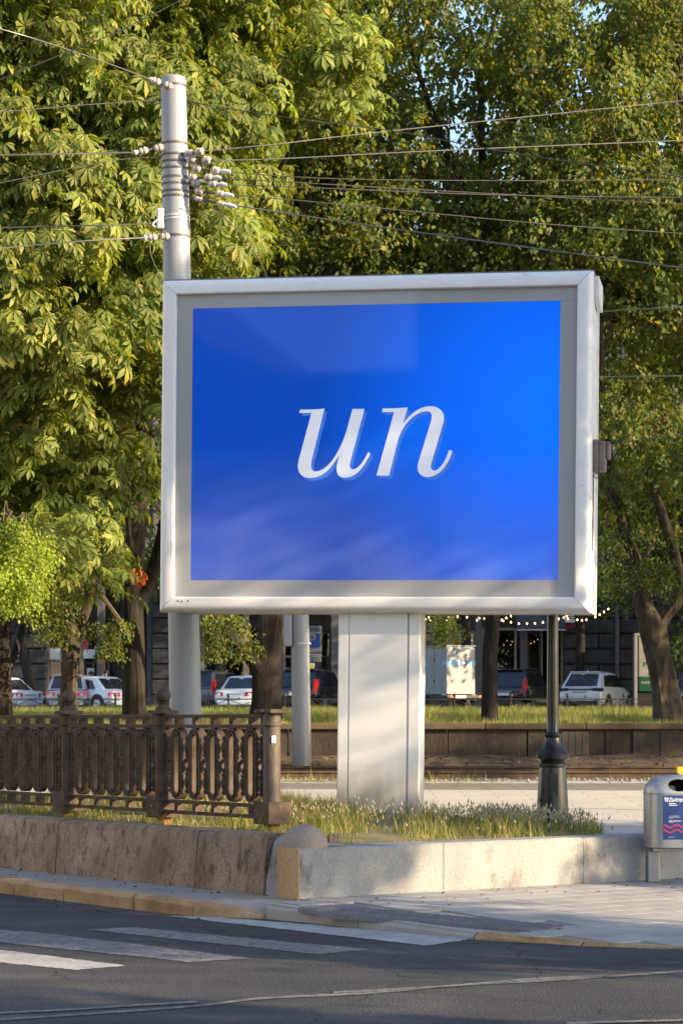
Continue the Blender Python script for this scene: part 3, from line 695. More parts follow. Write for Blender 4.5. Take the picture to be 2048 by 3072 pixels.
# uneven backlight put into the colour: deep blue to azure towards the right edge
vm = n.new('ShaderNodeVectorMath'); vm.operation = 'DISTANCE'; vm.inputs[1].default_value = (x1 - .05, .076, (zb + zt) / 2 + .35); l.new(tc.outputs['Object'], vm.inputs[0])
rp_ = n.new('ShaderNodeValToRGB'); el = rp_.color_ramp.elements
el[0].position = .05; el[0].color = (.004, .150, .92, 1); el[1].position = .60; el[1].color = (.002, .052, .36, 1)
mr = n.new('ShaderNodeMath'); mr.operation = 'DIVIDE'; mr.inputs[1].default_value = 4.6; l.new(vm.outputs['Value'], mr.inputs[0]); l.new(mr.outputs[0], rp_.inputs[0])
l.new(rp_.outputs[0], p.inputs['Base Color']); l.new(rp_.outputs[0], p.inputs['Emission Color'])
p.inputs['Emission Strength'].default_value = .30; p.inputs['Roughness'].default_value = .7; p.inputs['Specular IOR Level'].default_value = .05
poster = MB().box(x0, x1, .076, .080, zb, zt).build('poster', 'poster_backlit', bb)
MB().add([(-IX, .058, I0), (IX, .058, I0), (IX, .058, I1), (-IX, .058, I1)], [(0, 1, 2, 3)]).build('glass_pane', 'sign_glass', bb)
mk('letter_white', [(.50, .51, .56), (.56, .57, .62)], 2, 3, .5, emit=(.55, .57, .66), emit_s=.25)
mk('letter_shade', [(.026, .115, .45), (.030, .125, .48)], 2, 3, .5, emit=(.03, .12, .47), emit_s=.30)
def bez(path, n=10):
    """path: list of points; ('c', p1, p2, p3) is a cubic from the last point"""
    out = [path[0]]
    for s in path[1:]:
        if s[0] == 'c':
            a = np.array(out[-1]); b, c, d = (np.array(q) for q in s[1:])
            for t in np.linspace(0, 1, n + 1)[1:]: out.append(tuple((1 - t) ** 3 * a + 3 * (1 - t) ** 2 * t * b + 3 * (1 - t) * t * t * c + t ** 3 * d))
        else: out.append(s)
    return out
U = bez([(109, 170), (116, 141), ('c', (200, 142), (270, 139), (329, 131)), (222, 560), ('c', (198, 645), (215, 680), (250, 680)), ('c', (350, 676), (445, 545), (515, 345)), (572, 135), (677, 135), (552, 600), ('c', (538, 645), (555, 662), (575, 662)), ('c', (622, 662), (672, 590), (708, 510)), (729, 524), ('c', (670, 650), (600, 735), (505, 735)), ('c', (450, 735), (420, 695), (440, 610)), (456, 535), ('c', (400, 640), (320, 737), (205, 737)), ('c', (120, 737), (80, 680), (103, 585)), (215, 170)])
N = bez([(828, 162), (835, 131), ('c', (930, 131), (990, 128), (1053, 122)), (1012, 268), ('c', (1080, 165), (1170, 111), (1250, 111)), ('c', (1340, 111), (1388, 175), (1361, 260)), (1260, 605), ('c', (1245, 650), (1260, 672), (1285, 672)), ('c', (1330, 672), (1390, 580), (1412, 493)), (1442, 500), ('c', (1405, 640), (1315, 729), (1225, 729)), ('c', (1160, 729), (1122, 680), (1146, 600)), (1256, 240), ('c', (1274, 170), (1250, 155), (1220, 155)), ('c', (1120, 155), (1005, 275), (970, 400)), (890, 717), (780, 717), (935, 162)])
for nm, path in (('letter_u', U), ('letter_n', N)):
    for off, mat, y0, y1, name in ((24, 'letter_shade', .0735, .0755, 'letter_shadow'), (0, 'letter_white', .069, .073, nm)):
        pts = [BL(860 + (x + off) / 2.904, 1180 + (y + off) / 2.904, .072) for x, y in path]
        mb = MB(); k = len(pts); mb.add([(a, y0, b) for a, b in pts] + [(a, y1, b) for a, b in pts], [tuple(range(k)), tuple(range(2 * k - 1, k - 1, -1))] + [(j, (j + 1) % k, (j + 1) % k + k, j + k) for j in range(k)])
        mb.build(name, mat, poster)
# housing
D = 1.05
MB().box(-WX + .012, -WX + .03, .20, D, WZ0 + .02, WZ1 - .02).build('side_panel', 'alu', bb)
MB().box(WX - .03, WX - .006, .225, .52, WZ0 + .02, WZ1 - .02).build('side_panel', 'alu', bb, bevel=.004)
MB().box(WX - .034, WX - .016, .53, D, WZ0 + .02, WZ1 - .02).build('side_panel', 'alu', bb, bevel=.004)
MB().box(WX - .03, WX + .004, D, D + .05, WZ0 + .015, WZ1 - .1).build('edge_trim', 'alu', bb, bevel=.01)
MB().box(-WX + .03, WX - .03, .24, D, WZ0 + .018, WZ0 + .04).build('bottom_panel', 'alu_dark', bb)
MB().box(-WX + .03, WX - .03, D - .02, D, WZ0 + .04, WZ1 - .04).build('back_panel', 'alu_dark', bb)
MB().box(-WX - .006, WX + .006, .10, D + .02, WZ1 - .004, WZ1 + .016).build('top_flashing', 'flashing', bb, bevel=.004)
MB().prism([(.36, WZ1 - .25), (.44, WZ1 - .33), (.98, WZ1 - .33), (1.0, WZ1 - .02), (.30, WZ1 - .02)], WX - .004, WX + .05, Matrix(((0, 0, 1, 0), (1, 0, 0, 0), (0, 1, 0, 0), (0, 0, 0, 1)))).build('corner_bracket', 'alu', bb, bevel=.01)
scr = MB().lathe([(.011, 0), (.011, .003), (.006, .006)], 8, M=Matrix.Rotation(R(90), 4, 'X')).mesh('screw')
for px, py in ((533, 1803), (545, 1804), (564, 1803)):
    x, z = BL(px, py, 0); link('screw', scr, 'rod_iron', bb, (x, .003, z))
# control box on the right side
_, zc0 = BL(1815, 1418, .4); _, zc1 = BL(1815, 1320, .4)
cb = MB().box(WX + .0, WX + .055, .30, .62, zc0, zc1).build('control_box', 'box_brown', bb, bevel=.012)
MB().box(WX + .05, WX + .14, .33, .60, zc0 + .02, zc1 - .015).build('box_lid', 'box_brown', cb, bevel=.02)
MB().box(WX + .14, WX + .19, .35, .58, zc0 + .16, zc1 - .02).build('box_meter', 'box_brown', cb, bevel=.02)
MB().lathe([(.015, 0), (.015, .03)], 8, (WX + .08, .42, zc1 - .016)).build('box_light', 'rust', cb)
MB().tube([(WX + .06, .36, zc0 + .01), (WX + .07, .33, zc0 - .06), (WX + .03, .32, zc0 - .075), (WX + .005, .31, zc0 - .02), (WX + .004, .31, zc0 - .9)], .007, 6).build('cable', 'black_metal', cb, smooth=True)
# pillar
pxa, _ = BL(1012, 2150, .2); pxb, _ = BL(1258, 2150, .2); y0, y1 = .20, .74; wl = .135
MB().box(pxa + .015, pxb - .015, y0 + .016, y1, -.3, WZ0 + .018).build('pillar_core', 'pillar_paint', bb, bevel=.02)
MB().box(pxa + wl, pxb - wl - .015, y0, y0 + .03, .0, WZ0 + .016).build('pillar_front', 'pillar_paint', bb, bevel=.003)
for a, b in ((pxa, pxa + wl - .012), (pxb - wl, pxb)):
    MB().box(a, b, y0 + .003, y0 + .04, .004, WZ0 + .014).build('pillar_trim', 'pillar_paint', bb, bevel=.010)
MB().box(pxb - wl - .011, pxb - wl - .006, y0 - .001, y0 + .03, .004, WZ0 + .01).build('pillar_seam', 'alu_dark', bb)
for i in range(7):
    MB().lathe([(.006, 0), (.006, .004)], 6, (0, 0, 0), M=Matrix.Translation((pxa + wl - .02, y0 + .008, .25 + i * .33)) @ Matrix.Rotation(R(90), 4, 'X')).build('screw', 'rod_iron', bb)

# ---------------------------------------------------------------- tram poles with insulators
def tapered_pole(name, label, foot, head, rf, rh, mat='pole_grey'):
    t = thing(name, label, 'pole', foot); d = head - foot; n = 12
    mb = MB(); rings = []
    for i in range(n + 1):
        q = d * (i / n); r = rf + (rh - rf) * i / n
        rings.append([(q.x + r * math.cos(2 * math.pi * j / 28), q.y + r * math.sin(2 * math.pi * j / 28), q.z) for j in range(28)])
    mb.loft(rings); mb.build('shaft', mat, t, smooth=True); return t, d
YP = 28.9
foot = T(560, 2165, YP); foot.z = .50; foot.x = (562 - 1024) * YP / FPX; head = T(520, 238, YP)
pole, pd = tapered_pole('tram_pole', 'tall tapered grey steel pole with white insulators rising behind the billboard', foot, head, 99 / 2 * YP / FPX, 76 / 2 * YP / FPX)
def on_pole(py):
    z = EYE - (py - HZ) * YP / FPX; t = (z - foot.z) / (head.z - foot.z); r = (99 + (76 - 99) * t) / 2 * YP / FPX
    q = pd * t; return Vector((q.x, q.y, z - foot.z)), r
for py in (258, 432, 466, 487, 507, 534, 554, 576, 591, 710):
    c, r = on_pole(py); mb = MB(); mb.lathe([(r + .002, -.012), (r + .009, -.012), (r + .009, .012), (r + .002, .012)], 28, c); mb.build('clamp_band', 'rod_iron', pole, smooth=True)
for py in (650, 660):
    c, r = on_pole(py); mb = MB(); mb.lathe([(r + .002, -.012), (r + .007, -.012), (r + .007, .012), (r + .002, .012)], 28, c); mb.build('strap', 'clamp_white', pole, smooth=True)
c, r = on_pole(238); mb = MB(); mb.lathe([(r + .004, -.07), (r + .006, -.02), (r - .005, .02), (r * .8, .035), (.01, .04)], 28, c); mb.build('cap', 'pole_grey', pole, smooth=True)
def insulator_string(a, b, discs, r, sleeve=None, parent=pole):
    """rod from a to b (pole-local) with porcelain discs at fractions along it and a white sleeve at the end"""
    rod = MB().tube([a, b], .016, 8).build('insulator_rod', 'rod_iron', parent, smooth=True)
    d = (b - a).normalized(); Q = d.to_track_quat('Z', 'Y').to_matrix().to_4x4()
    for f in discs:
        M = Matrix.Translation(a + (b - a) * f) @ Q
        MB().lathe([(.02, -.06), (r * .62, -.056), (r * .9, -.03), (r * .92, -.012), (r * .55, -.004), (r * .55, .004), (r * .88, .012), (r * .8, .04), (r * .4, .056), (.018, .06)], 16, M=M).build('insulator', 'porcelain', rod, smooth=True)
    if sleeve: MB().tube([b - d * .02, b + d * sleeve * .5, b + d * sleeve], [.02, .034, .018], 10).build('sleeve', 'clamp_white', rod, smooth=True)
    return rod
def PL(px, py, Y): return T(px, py, Y) - foot
INS = [((553, 462), (610, 452), (.25, .8), .055, None), ((556, 478), (645, 480), (.2, .72), .058, None), ((562, 502), (662, 512), (.28, .85), .056, .13), ((560, 533), (640, 532), (.22, .82), .056, .10), ((563, 548), (655, 552), (.28, .82), .055, .11), ((568, 570), (668, 582), (.3, .92), .050, .14), ((568, 590), (672, 612), (.28, .92), .034, .16)]
for (a, b, f, r_, sl) in INS: insulator_string(PL(*a, YP - .13), PL(*b, YP - .25), f, r_, sl)
for (a, b, f, r_, sl) in [((512, 258), (460, 240), (.15, .85), .052, .06), ((484, 440), (412, 455), (.12, .75), .05, .06), ((508, 708), (440, 712), (.2, .75), .05, .05)]: insulator_string(PL(*a, YP - .14), PL(*b, YP - .2), f, r_, sl)
MB().tube([PL(484, 650, YP - .1), PL(470, 660, YP - .12), PL(460, 668, YP - .12), PL(458, 676, YP - .12), PL(466, 680, YP - .12)], .014, 8).build('hook', 'clamp_white', pole, smooth=True)
MB().box(-.05, .05, -.03, .03, -.13, .13, Matrix.Translation(PL(482, 655, YP - .1))).build('hook_plate', 'clamp_white', pole, bevel=.02)

# second pole, further back, with a cabinet strapped to it
Y2 = 42.2; f2 = T(905, 2306, Y2); h2 = T(892, 1300, Y2)
pole2, pd2 = tapered_pole('tram_pole', 'grey steel pole with a strapped flat cabinet, seen under the billboard', f2, h2, 57 / 2 * Y2 / FPX, 50 / 2 * Y2 / FPX)
q = T(863, 1940, Y2) - f2
cbx = MB().box(-.075, .075, -.16, .16, 0, 1.6, Matrix.Translation(q + Vector((0, .0, 0)))).build('strapped_cabinet', 'pole_grey', pole2, bevel=.02)
q = T(904, 1931, Y2) - f2; MB().lathe([(.166, -.014), (.172, -.014), (.172, .014), (.166, .014)], 24, q).build('strap', 'clamp_white', pole2, smooth=True)

# ---------------------------------------------------------------- overhead wires
def wire(pts, r, mat, label, group='overhead wires'):
    P = [T(x, y, Y) for x, y, Y in smoothpath(pts, 8)]
    return tag(MB().tube(P, r * .66, 6).build('overhead_wire', mat, smooth=True), label, 'wire', group)
ya = YP - .25
WR = [([(540, 300, YP), (850, 350, 28.5), (1180, 392, 28.5), (1560, 462, 28), (2048, 530, 28), (2300, 560, 28)], .011, 'wire', 'dark sagging wire from below the pole top, crossing to the right edge'),
      ([(612, 452, ya), (840, 430, 29), (1130, 396, 30), (2048, 300, 32), (2300, 270, 32)], .010, 'wire_bright', 'wire rising to the right, highest of those from the insulators'),
      ([(648, 480, ya), (840, 475, 29), (1330, 450, 30), (2048, 420, 32), (2300, 408, 32)], .010, 'wire_bright', 'wire rising slightly to the right, second from top of the insulator wires'),
      ([(680, 515, ya), (1000, 535, 29), (1500, 541, 30), (2048, 538, 31), (2300, 536, 31)], .010, 'wire', 'level wire to the right from the long sleeved insulator'),
      ([(660, 533, ya), (1000, 553, 29), (1400, 576, 30), (2048, 612, 31), (2300, 626, 31)], .010, 'wire', 'wire falling gently right from the middle insulator'),
      ([(672, 552, ya), (1000, 565, 29), (1500, 584, 30), (2048, 592, 31), (2300, 594, 31)], .010, 'wire', 'wire just under the middle pair, almost level'),
      ([(690, 583, ya), (1000, 610, 29), (1600, 668, 30), (2048, 700, 31), (2300, 718, 31)], .010, 'wire', 'wire falling to the right, second lowest from the insulators'),
      ([(695, 614, ya), (1000, 660, 28.5), (1500, 730, 28), (2048, 803, 27.5), (2300, 838, 27.5)], .014, 'wire_bright', 'thick lowest wire falling right just above the billboard'),
      ([(590, 598, ya), (660, 640, 28.8), (750, 735, 28.9), (805, 840, 29), (850, 960, 29)], .009, 'wire', 'steep wire running down behind the billboard top'),
      ([(458, 239, YP - .2), (300, 180, 27), (120, 120, 25.5), (0, 85, 25), (-200, 30, 24)], .010, 'wire_bright', 'bright wire from the pole top to the upper left edge'),
      ([(484, 298, YP), (300, 310, 28), (150, 322, 27), (-200, 352, 26)], .010, 'wire', 'dark wire left of the pole, second from the top'),
      ([(405, 456, YP - .2), (250, 460, 28), (0, 464, 27.5), (-200, 468, 27)], .016, 'wire', 'thick dark cable left of the pole at the upper insulator'),
      ([(480, 470, YP), (330, 482, 28), (0, 548, 27), (-200, 590, 26)], .007, 'wire', 'thin faint wire slanting down to the left edge'),
      ([(458, 670, YP - .12), (300, 675, 28), (0, 682, 27.5), (-200, 686, 27)], .012, 'wire', 'dark green cable from the white hook to the left edge'),
      ([(436, 712, YP - .2), (250, 722, 28), (0, 744, 27), (-200, 762, 26)], .013, 'wire_bright', 'grey wire lowest on the left of the pole'),
      ([(-60, 258, 24), (0, 238, 24), (170, 168, 24), (350, 95, 24), (560, -10, 24)], .009, 'wire', 'brownish wire crossing the upper left corner'),
      ([(462, 672, YP - .12), (450, 720, YP - .1), (455, 770, YP - .1), (480, 825, YP - .1), (488, 850, YP)], .007, 'wire', 'loose thin cable hanging beside the pole above the billboard'),
      ([(905, 985, Y2), (1500, 950, 36), (1812, 933, 33), (2048, 919, 31), (2300, 905, 30)], .013, 'wire_bright', 'bright wire right of the billboard near its top corner'),
      ([(905, 1140, Y2), (1500, 1134, 36), (1812, 1130, 33), (2048, 1127, 31), (2300, 1125, 30)], .013, 'wire_bright', 'copper coloured wire right of the billboard above the control box'),
      ([(1842, 1332, 27.2), (1930, 1318, 27.4), (2048, 1299, 28), (2300, 1260, 29)], .008, 'wire', 'thin wire leaving the control box to the right')]
for w_ in WR: wire(*w_)

# ---------------------------------------------------------------- cast iron fence
fence = thing('cast_iron_fence', 'rusty brown cast iron fence with oval rings and ball finials on the parapet', 'fence', W(.72, 1.5, 0))
forg = W(.72, 1.5, 0)
FR = math.atan2(-E2.y, -E2.x)          # local +x runs from left to right (towards the near end post)
posts_v = [1.50, 3.54, 5.56, 7.6, 9.64]; FB = .55; DT = .088
def FM(v, z=0.0): return Matrix.Translation(rel(W(.72, v, z), forg)) @ Matrix.Rotation(FR, 4, 'Z')
def stadium(w, h, n=8):
    return [(w * math.cos(a), h + w * math.sin(a)) for a in np.linspace(0, math.pi, n)] + [(w * math.cos(a), -h + w * math.sin(a)) for a in np.linspace(math.pi, 2 * math.pi, n)]
def ring_prism(mb, outer, inner, y0, y1):
    k = len(outer); vs = [(x, y, z) for y in (y0, y1) for x, z in outer] + [(x, y, z) for y in (y0, y1) for x, z in inner]
    fs = []
    for j in range(k):
        a = (j + 1) % k
        fs += [(j, a, k + a, k + j), (2 * k + a, 2 * k + j, 3 * k + j, 3 * k + a), (j, 2 * k + j, 2 * k + a, a), (k + a, 3 * k + a, 3 * k + j, k + j)]
    return mb.add(vs, fs)
m_ = MB(); ring_prism(m_, stadium(.108, .265), stadium(.085, .265), -DT / 2, DT / 2); ring_prism(m_, stadium(.068, .265), stadium(.048, .265), -DT / 2 - .004, DT / 2 - .02)
for z in (0,):
    for s_ in (-1, 1): m_.box(s_ * .078 - .012, s_ * .078 + .012, -DT / 2 + .004, DT / 2 - .01, z - .02, z + .02)
for z in (.345, -.345): m_.box(-.012, .012, -DT / 2 + .003, DT / 2 - .01, z - .022, z + .022)
me_oval = m_.mesh('oval'); me_oval.polygons.foreach_set('use_smooth', [True] * len(me_oval.polygons)); autosmooth(me_oval, 30)
m_ = MB()
def flatlathe(prof, n=10): m_.loft([[(r_ * math.cos(2 * math.pi * j / n), .8 * min(r_, .05) * math.sin(2 * math.pi * j / n) - .01, z) for j in range(n)] for r_, z in prof])
for sgn in (1, -1):
    flatlathe([(.010, sgn * .30), (.030, sgn * .285), (.034, sgn * .27), (.016, sgn * .255), (.028, sgn * .235), (.040, sgn * .20), (.042, sgn * .165), (.032, sgn * .13), (.022, sgn * .115), (.034, sgn * .105), (.034, sgn * .092), (.018, sgn * .08), (.018, sgn * .06)])
circ = lambda r_: [(r_ * .8 * math.cos(a), r_ * math.sin(a)) for a in np.linspace(0, 2 * math.pi, 16, endpoint=False)]
ring_prism(m_, circ(.064), circ(.046), -DT / 2 + .01, DT / 2 - .02)
m_.box(-.072, -.05, -.03, .02, -.012, .012); m_.box(.05, .072, -.03, .02, -.012, .012)
me_orn = m_.mesh('ornament'); me_orn.polygons.foreach_set('use_smooth', [True] * len(me_orn.polygons)); autosmooth(me_orn, 40)
m_ = MB(); m_.box(-.032, .032, -DT / 2, DT / 2, -.036, .036); m_.lathe([(.02, 0), (.016, .008), (.006, .012)], 8, M=Matrix.Translation((0, -DT / 2, 0)) @ Matrix.Rotation(R(90), 4, 'X'))
me_blk = m_.mesh('block')
for i in range(len(posts_v) - 1):
    va, vb_ = posts_v[i], posts_v[i + 1]; L = vb_ - va - .20; M0 = FM((va + vb_) / 2, FB)
    for z, hh in ((1.125, .018), (1.020, .018), (.235, .018), (.125, .018)):
        MB().box(-L / 2, L / 2, -DT / 2 - .004, DT / 2 - .03, z - hh, z + hh, M0).build('rail', 'cast_iron', fence, bevel=.004)
    for s_ in (-1, 1): MB().box(s_ * L / 2 - .03, s_ * L / 2 + .03, -DT / 2 - .012, DT / 2, .94, 1.16, M0).build('rail_bracket', 'cast_iron', fence, bevel=.006)
    for s_ in (-1, 1): MB().box(s_ * (L / 2 - .012) - .014, s_ * (L / 2 - .012) + .014, -.03, .03, .2, .98, M0).build('side_bar', 'cast_iron', fence, bevel=.004)
    pit = (L - .10) / 5
    for k in range(5):
        x = -L / 2 + .05 + pit * (k + .5); q = M0 @ Vector((x, 0, .632))
        o = link('oval_ring', me_oval, 'cast_iron', fence, q, (0, 0, FR))
        for z in (1.073, .180): link('spacer_block', me_blk, 'cast_iron', fence, M0 @ Vector((x, 0, z)), (0, 0, FR))
    for k in range(6):
        x = -L / 2 + .05 + pit * k; x = min(max(x, -L / 2 + .075), L / 2 - .075)
        link('ornament', me_orn, 'cast_iron', fence, M0 @ Vector((x, 0, .625)), (0, 0, FR))
for i, v in enumerate(posts_v):
    M0 = FM(v, FB - (.10 if i == 0 else 0)); hz = .10 if i == 0 else 0; mat = 'cast_iron_grey' if i == 0 else 'cast_iron'
    oct_ = lambda r_, z: [M0 @ Vector((r_ * math.cos(2 * math.pi * (j + .5) / 16), r_ * math.sin(2 * math.pi * (j + .5) / 16), z)) for j in range(16)]
    sq = lambda h_, z: [M0 @ Vector((a * h_, b * h_, z)) for a, b in ((-1, -1), (1, -1), (1, 1), (-1, 1))]
    po = MB().loft([oct_(.085, .28 + hz), oct_(.082, 1.02 + hz), oct_(.10, 1.03 + hz), oct_(.10, 1.05 + hz), oct_(.086, 1.06 + hz), oct_(.084, 1.15 + hz)]).build('post', mat, fence, smooth=True)
    MB().loft([sq(.135, .06 + hz), sq(.135, .28 + hz)]).build('bracket', 'cast_iron', po, bevel=.008)
    MB().loft([oct_(.075, -.15), oct_(.075, .06 + hz)]).build('foot', 'rust', po, smooth=True)
    if i:
        MB().loft([sq(.12, 1.15 + hz), sq(.12, 1.19 + hz)]).build('cap', 'cast_iron', po, bevel=.008)
        MB().lathe([(.085, 1.19), (.085, 1.205), (.05, 1.235), (.045, 1.25), (.062, 1.262), (.05, 1.272)], 20, M=M0).build('finial_base', 'cast_iron', po, smooth=True)
        MB().lathe([(.0815 * math.sin(a), 1.345 - .0815 * math.cos(a)) for a in np.linspace(.3, math.pi - .01, 14)], 24, M=M0).build('ball_finial', 'cast_iron', po, smooth=True)
    else:
        for a, b in ((-.15, -.03), (.03, .15)): MB().box(a, b, -.12, .12, 1.15 + hz, 1.19 + hz, M0).build('cap', 'cast_iron', po, bevel=.008)
        MB().box(.083, .0865, -.06, -.015, .86 + hz, .93 + hz, M0).build('sticker', 'white', po)

# ---------------------------------------------------------------- lamp post
YL = 28.0; k = YL / FPX; lb = T(1657, 2470, YL)
lamp = thing('street_lamp', 'glossy black cast iron lamp post with a flared base beside the grass bed', 'street lamp', lb)
pr = [(56, 2474), (56, 2462), (50, 2455), (48, 2440), (46, 2400), (41, 2310), (40, 2303), (44, 2299), (44, 2293), (39, 2289), (41, 2283), (50, 2276), (51, 2264), (45, 2256), (38, 2250), (29, 2232), (25, 2220), (24, 2214), (27, 2210), (27, 2203), (22, 2199)]
MB().lathe([(w * k, (2470 - y) * k) for w, y in pr], 28).build('base', 'lamp_black', lamp, smooth=True)
MB().lathe([(w * k, (2470 - y) * k) for w, y in [(21, 2200), (18, 2194), (18, 2150), (16.5, 1800), (15, 1300)]], 20).build('shaft', 'lamp_black', lamp, smooth=True)
MB().lathe([(.035, 0), (.06, .02), (.05, .05), (.02, .06)], 16, (0, 0, (2470 - 1300) * k)).build('collar', 'lamp_black', lamp, smooth=True)
lz = (2470 - 1300) * k
MB().tube([(-.2, 0, lz + .02), (0, 0, lz + .05), (.2, 0, lz + .02)], .02, 8).build('arm', 'lamp_black', lamp, smooth=True)
for s_ in (-1, 1):
    MB().lathe([(.03, 0), (.11, .05), (.13, .18), (.11, .32), (.03, .37)], 16, (s_ * .2, 0, lz + .03)).build('globe', 'white', lamp, smooth=True)
MB().box(-.055, .055, -.178, -.160, .28, .60).build('hatch', 'lamp_black', lamp, bevel=.008)
for z in (.28, .68): MB().lathe([(.018, 0), (.018, .02), (.008, .026)], 8, M=Matrix.Translation((-.155, -.1, z)) @ Matrix.Rotation(R(90), 4, 'X')).build('bolt', 'lamp_black', lamp)

# ---------------------------------------------------------------- litter bin
YB = 23.6; kb = YB / FPX; bp = T(2020, 2642, YB); bp.z = PAVZ(*uv(bp)); brz = R(8)
lbin = thing('litter_bin', 'rounded grey steel litter bin with a blue sticker, cut by the right edge', 'bin', bp, brz)
def sup(w, d, z, n=36, e=3.2):
    out = []
    for j in range(n):
        a = 2 * math.pi * j / n; c, s_ = math.cos(a), math.sin(a)
        out.append((w * math.copysign(abs(c) ** (2 / e), c), d * math.copysign(abs(s_) ** (2 / e), s_), z))
    return out
bw, bd = .295, .22; z0, zm, ztop = (2642 - 2534) * kb, (2642 - 2374) * kb, (2642 - 2317) * kb
rings = [sup(bw * .9, bd * .9, z0 - .01), sup(bw, bd, z0), sup(bw, bd, zm)]
for t in np.linspace(.12, 1, 9): rings.append(sup(bw * max(.05, math.cos(t * math.pi / 2) ** .62), bd * max(.05, math.cos(t * math.pi / 2) ** .62), zm + (ztop - zm) * math.sin(t * math.pi / 2), e=3.2 - 1.1 * t))
body = MB().loft(rings).build('body', 'bin_steel', lbin, smooth=True)
cut = MB().loft([[(.115 * math.cos(a) + .0, y, zm + .085 + .062 * math.sin(a)) for a in np.linspace(0, 2 * math.pi, 28, endpoint=False)] for y in (-.5, .12)]).build('cutter', 'dark')
cut.parent = lbin
bo = body.modifiers.new('b', 'BOOLEAN'); bo.object = cut; bo.operation = 'DIFFERENCE'; bo.solver = 'EXACT'
body.data.materials.append(MATS['dark'])
me2 = evaluated(body); body.modifiers.clear(); body.data = me2; bpy.data.objects.remove(cut); autosmooth(me2, 35)
MB().loft([sup(bw + .004, bd + .004, zm - .006), sup(bw + .004, bd + .004, zm + .004)]).build('rim_seam', 'bin_steel_dark', lbin, smooth=True)
MB().lathe([(.001, .05), (.05, .045), (.07, .0)], 12, (-.04, .0, zm + .03)).build('litter', 'litter', lbin, smooth=True)
MB().box(-.27, -.14, .0, .10, 0, z0 + .02).build('support_leg', 'bin_steel_dark', lbin, bevel=.012)
MB().box(-.25, .2, -.12, .1, z0 - .045, z0 - .008).build('support_plate', 'bin_steel_dark', lbin, bevel=.006)
fy = -bd - .003; sz0, sz1 = (2642 - 2510) * kb, (2642 - 2378) * kb; sx0, sx1 = -.17, .17
st_ = MB().box(sx0, sx1, fy - .001, fy + .03, sz0, sz1).build('sticker', 'sticker_blue', lbin)
def on_sticker(name, me, mat, x, z):
    o = link(name, me, mat, st_, (x, fy - .003, z), (R(90), 0, 0)); return o
on_sticker('title_text', text_mesh('Дніпро', .050, .0008, 'LEFT', .0012), 'white', sx0 + .055, sz1 - .047)
def print_bars(name, rows):
    mb = MB()
    for x, z, w, h in rows: mb.box(x, x + w, fy - .0038, fy - .0026, z, z + h)
    mb.build(name, 'white', st_)
print_bars('small_print', [(sx0 + .056, sz1 - .088, .068, .008), (sx0 + .056, sz1 - .104, .088, .008)])
print_bars('small_print', [(sx0 + .056 + .0 * i, sz0 + .235 - .012 * i, (.10, .115, .04)[i], .003) for i in range(3)])
print_bars('small_print', [(sx0 + .056, sz0 + .182, .034, .010), (sx0 + .096, sz0 + .182, .030, .010), (sx0 + .132, sz0 + .182, .020, .010), (sx0 + .158, sz0 + .182, .020, .010), (sx0 + .056, sz0 + .172, .05, .003)])
print_bars('small_print', [(sx0 + .05, sz0 + .024, .06, .004)])
em = MB(); ring_prism(em, [(.018 * math.cos(a), .02 * math.sin(a)) for a in np.linspace(math.pi, 2 * math.pi, 9)] + [(.018, .012), (-.018, .012)], [(.009 * math.cos(a), .010 * math.sin(a)) for a in np.linspace(math.pi, 2 * math.pi, 9)] + [(.009, .006), (-.009, .006)], fy - .004, fy - .002)
for a in (-.016, 0, .016): em.box(a - .006, a + .006, fy - .004, fy - .002, .014, .022)
o = em.build('emblem', 'white', st_); o.location = (sx0 + .032, 0, sz1 - .045)
for zc in (sz0 + .135, sz0 + .085):
    mb = MB(); xs = np.linspace(sx0, sx1 - .10 if zc < sz0 + .1 else sx1 - .07, 26); vs = []; fs = []
    for i, x in enumerate(xs):
        z = zc + .014 * math.cos((x - sx0) * 2 * math.pi / .125 * .9); vs += [(x, fy - .0035, z - .010), (x, fy - .0035, z + .010)]
        if i: fs.append((2 * i - 2, 2 * i, 2 * i + 1, 2 * i - 1))
    mb.add(vs, fs).build('wave', 'pink', st_)
MB().prism([(.075, sz0 + .09), (.12, sz0 + .09), (.10, sz0 + .11), (.088, sz0 + .21), (.070, sz0 + .21)], fy - .005, fy - .0035, Matrix(((1, 0, 0, 0), (0, 0, 1, 0), (0, 1, 0, 0), (0, 0, 0, 1)))).build('wave_stem', 'pink', st_)
MB().lathe([(.007, 0), (.007, .004)], 8, M=Matrix.Translation((.03, fy + .002, sz0 - .03)) @ Matrix.Rotation(R(90), 4, 'X')).build('lock', 'dark', lbin)

# yellow topped marker post behind the bin
mp = T(2040, 2420, 30.5); mp.z = ZB(30.5)
mpost = thing('marker_post', 'marker post with a yellow top behind the litter bin', 'post', mp)
zt_ = (EYE - (2301 - HZ) * 30.5 / FPX) - mp.z
MB().box(-.045, .05, -.04, .04, zt_ - .085, zt_).build('yellow_top', 'signal_yellow', mpost, bevel=.006)
MB().box(-.02, .05, -.03, .03, 0, zt_ - .084).build('stem', 'clamp_white', mpost, bevel=.005)
MB().box(-.06, .09, -.07, .07, 0, .02).build('base_plate', 'black_metal', mpost, bevel=.004)

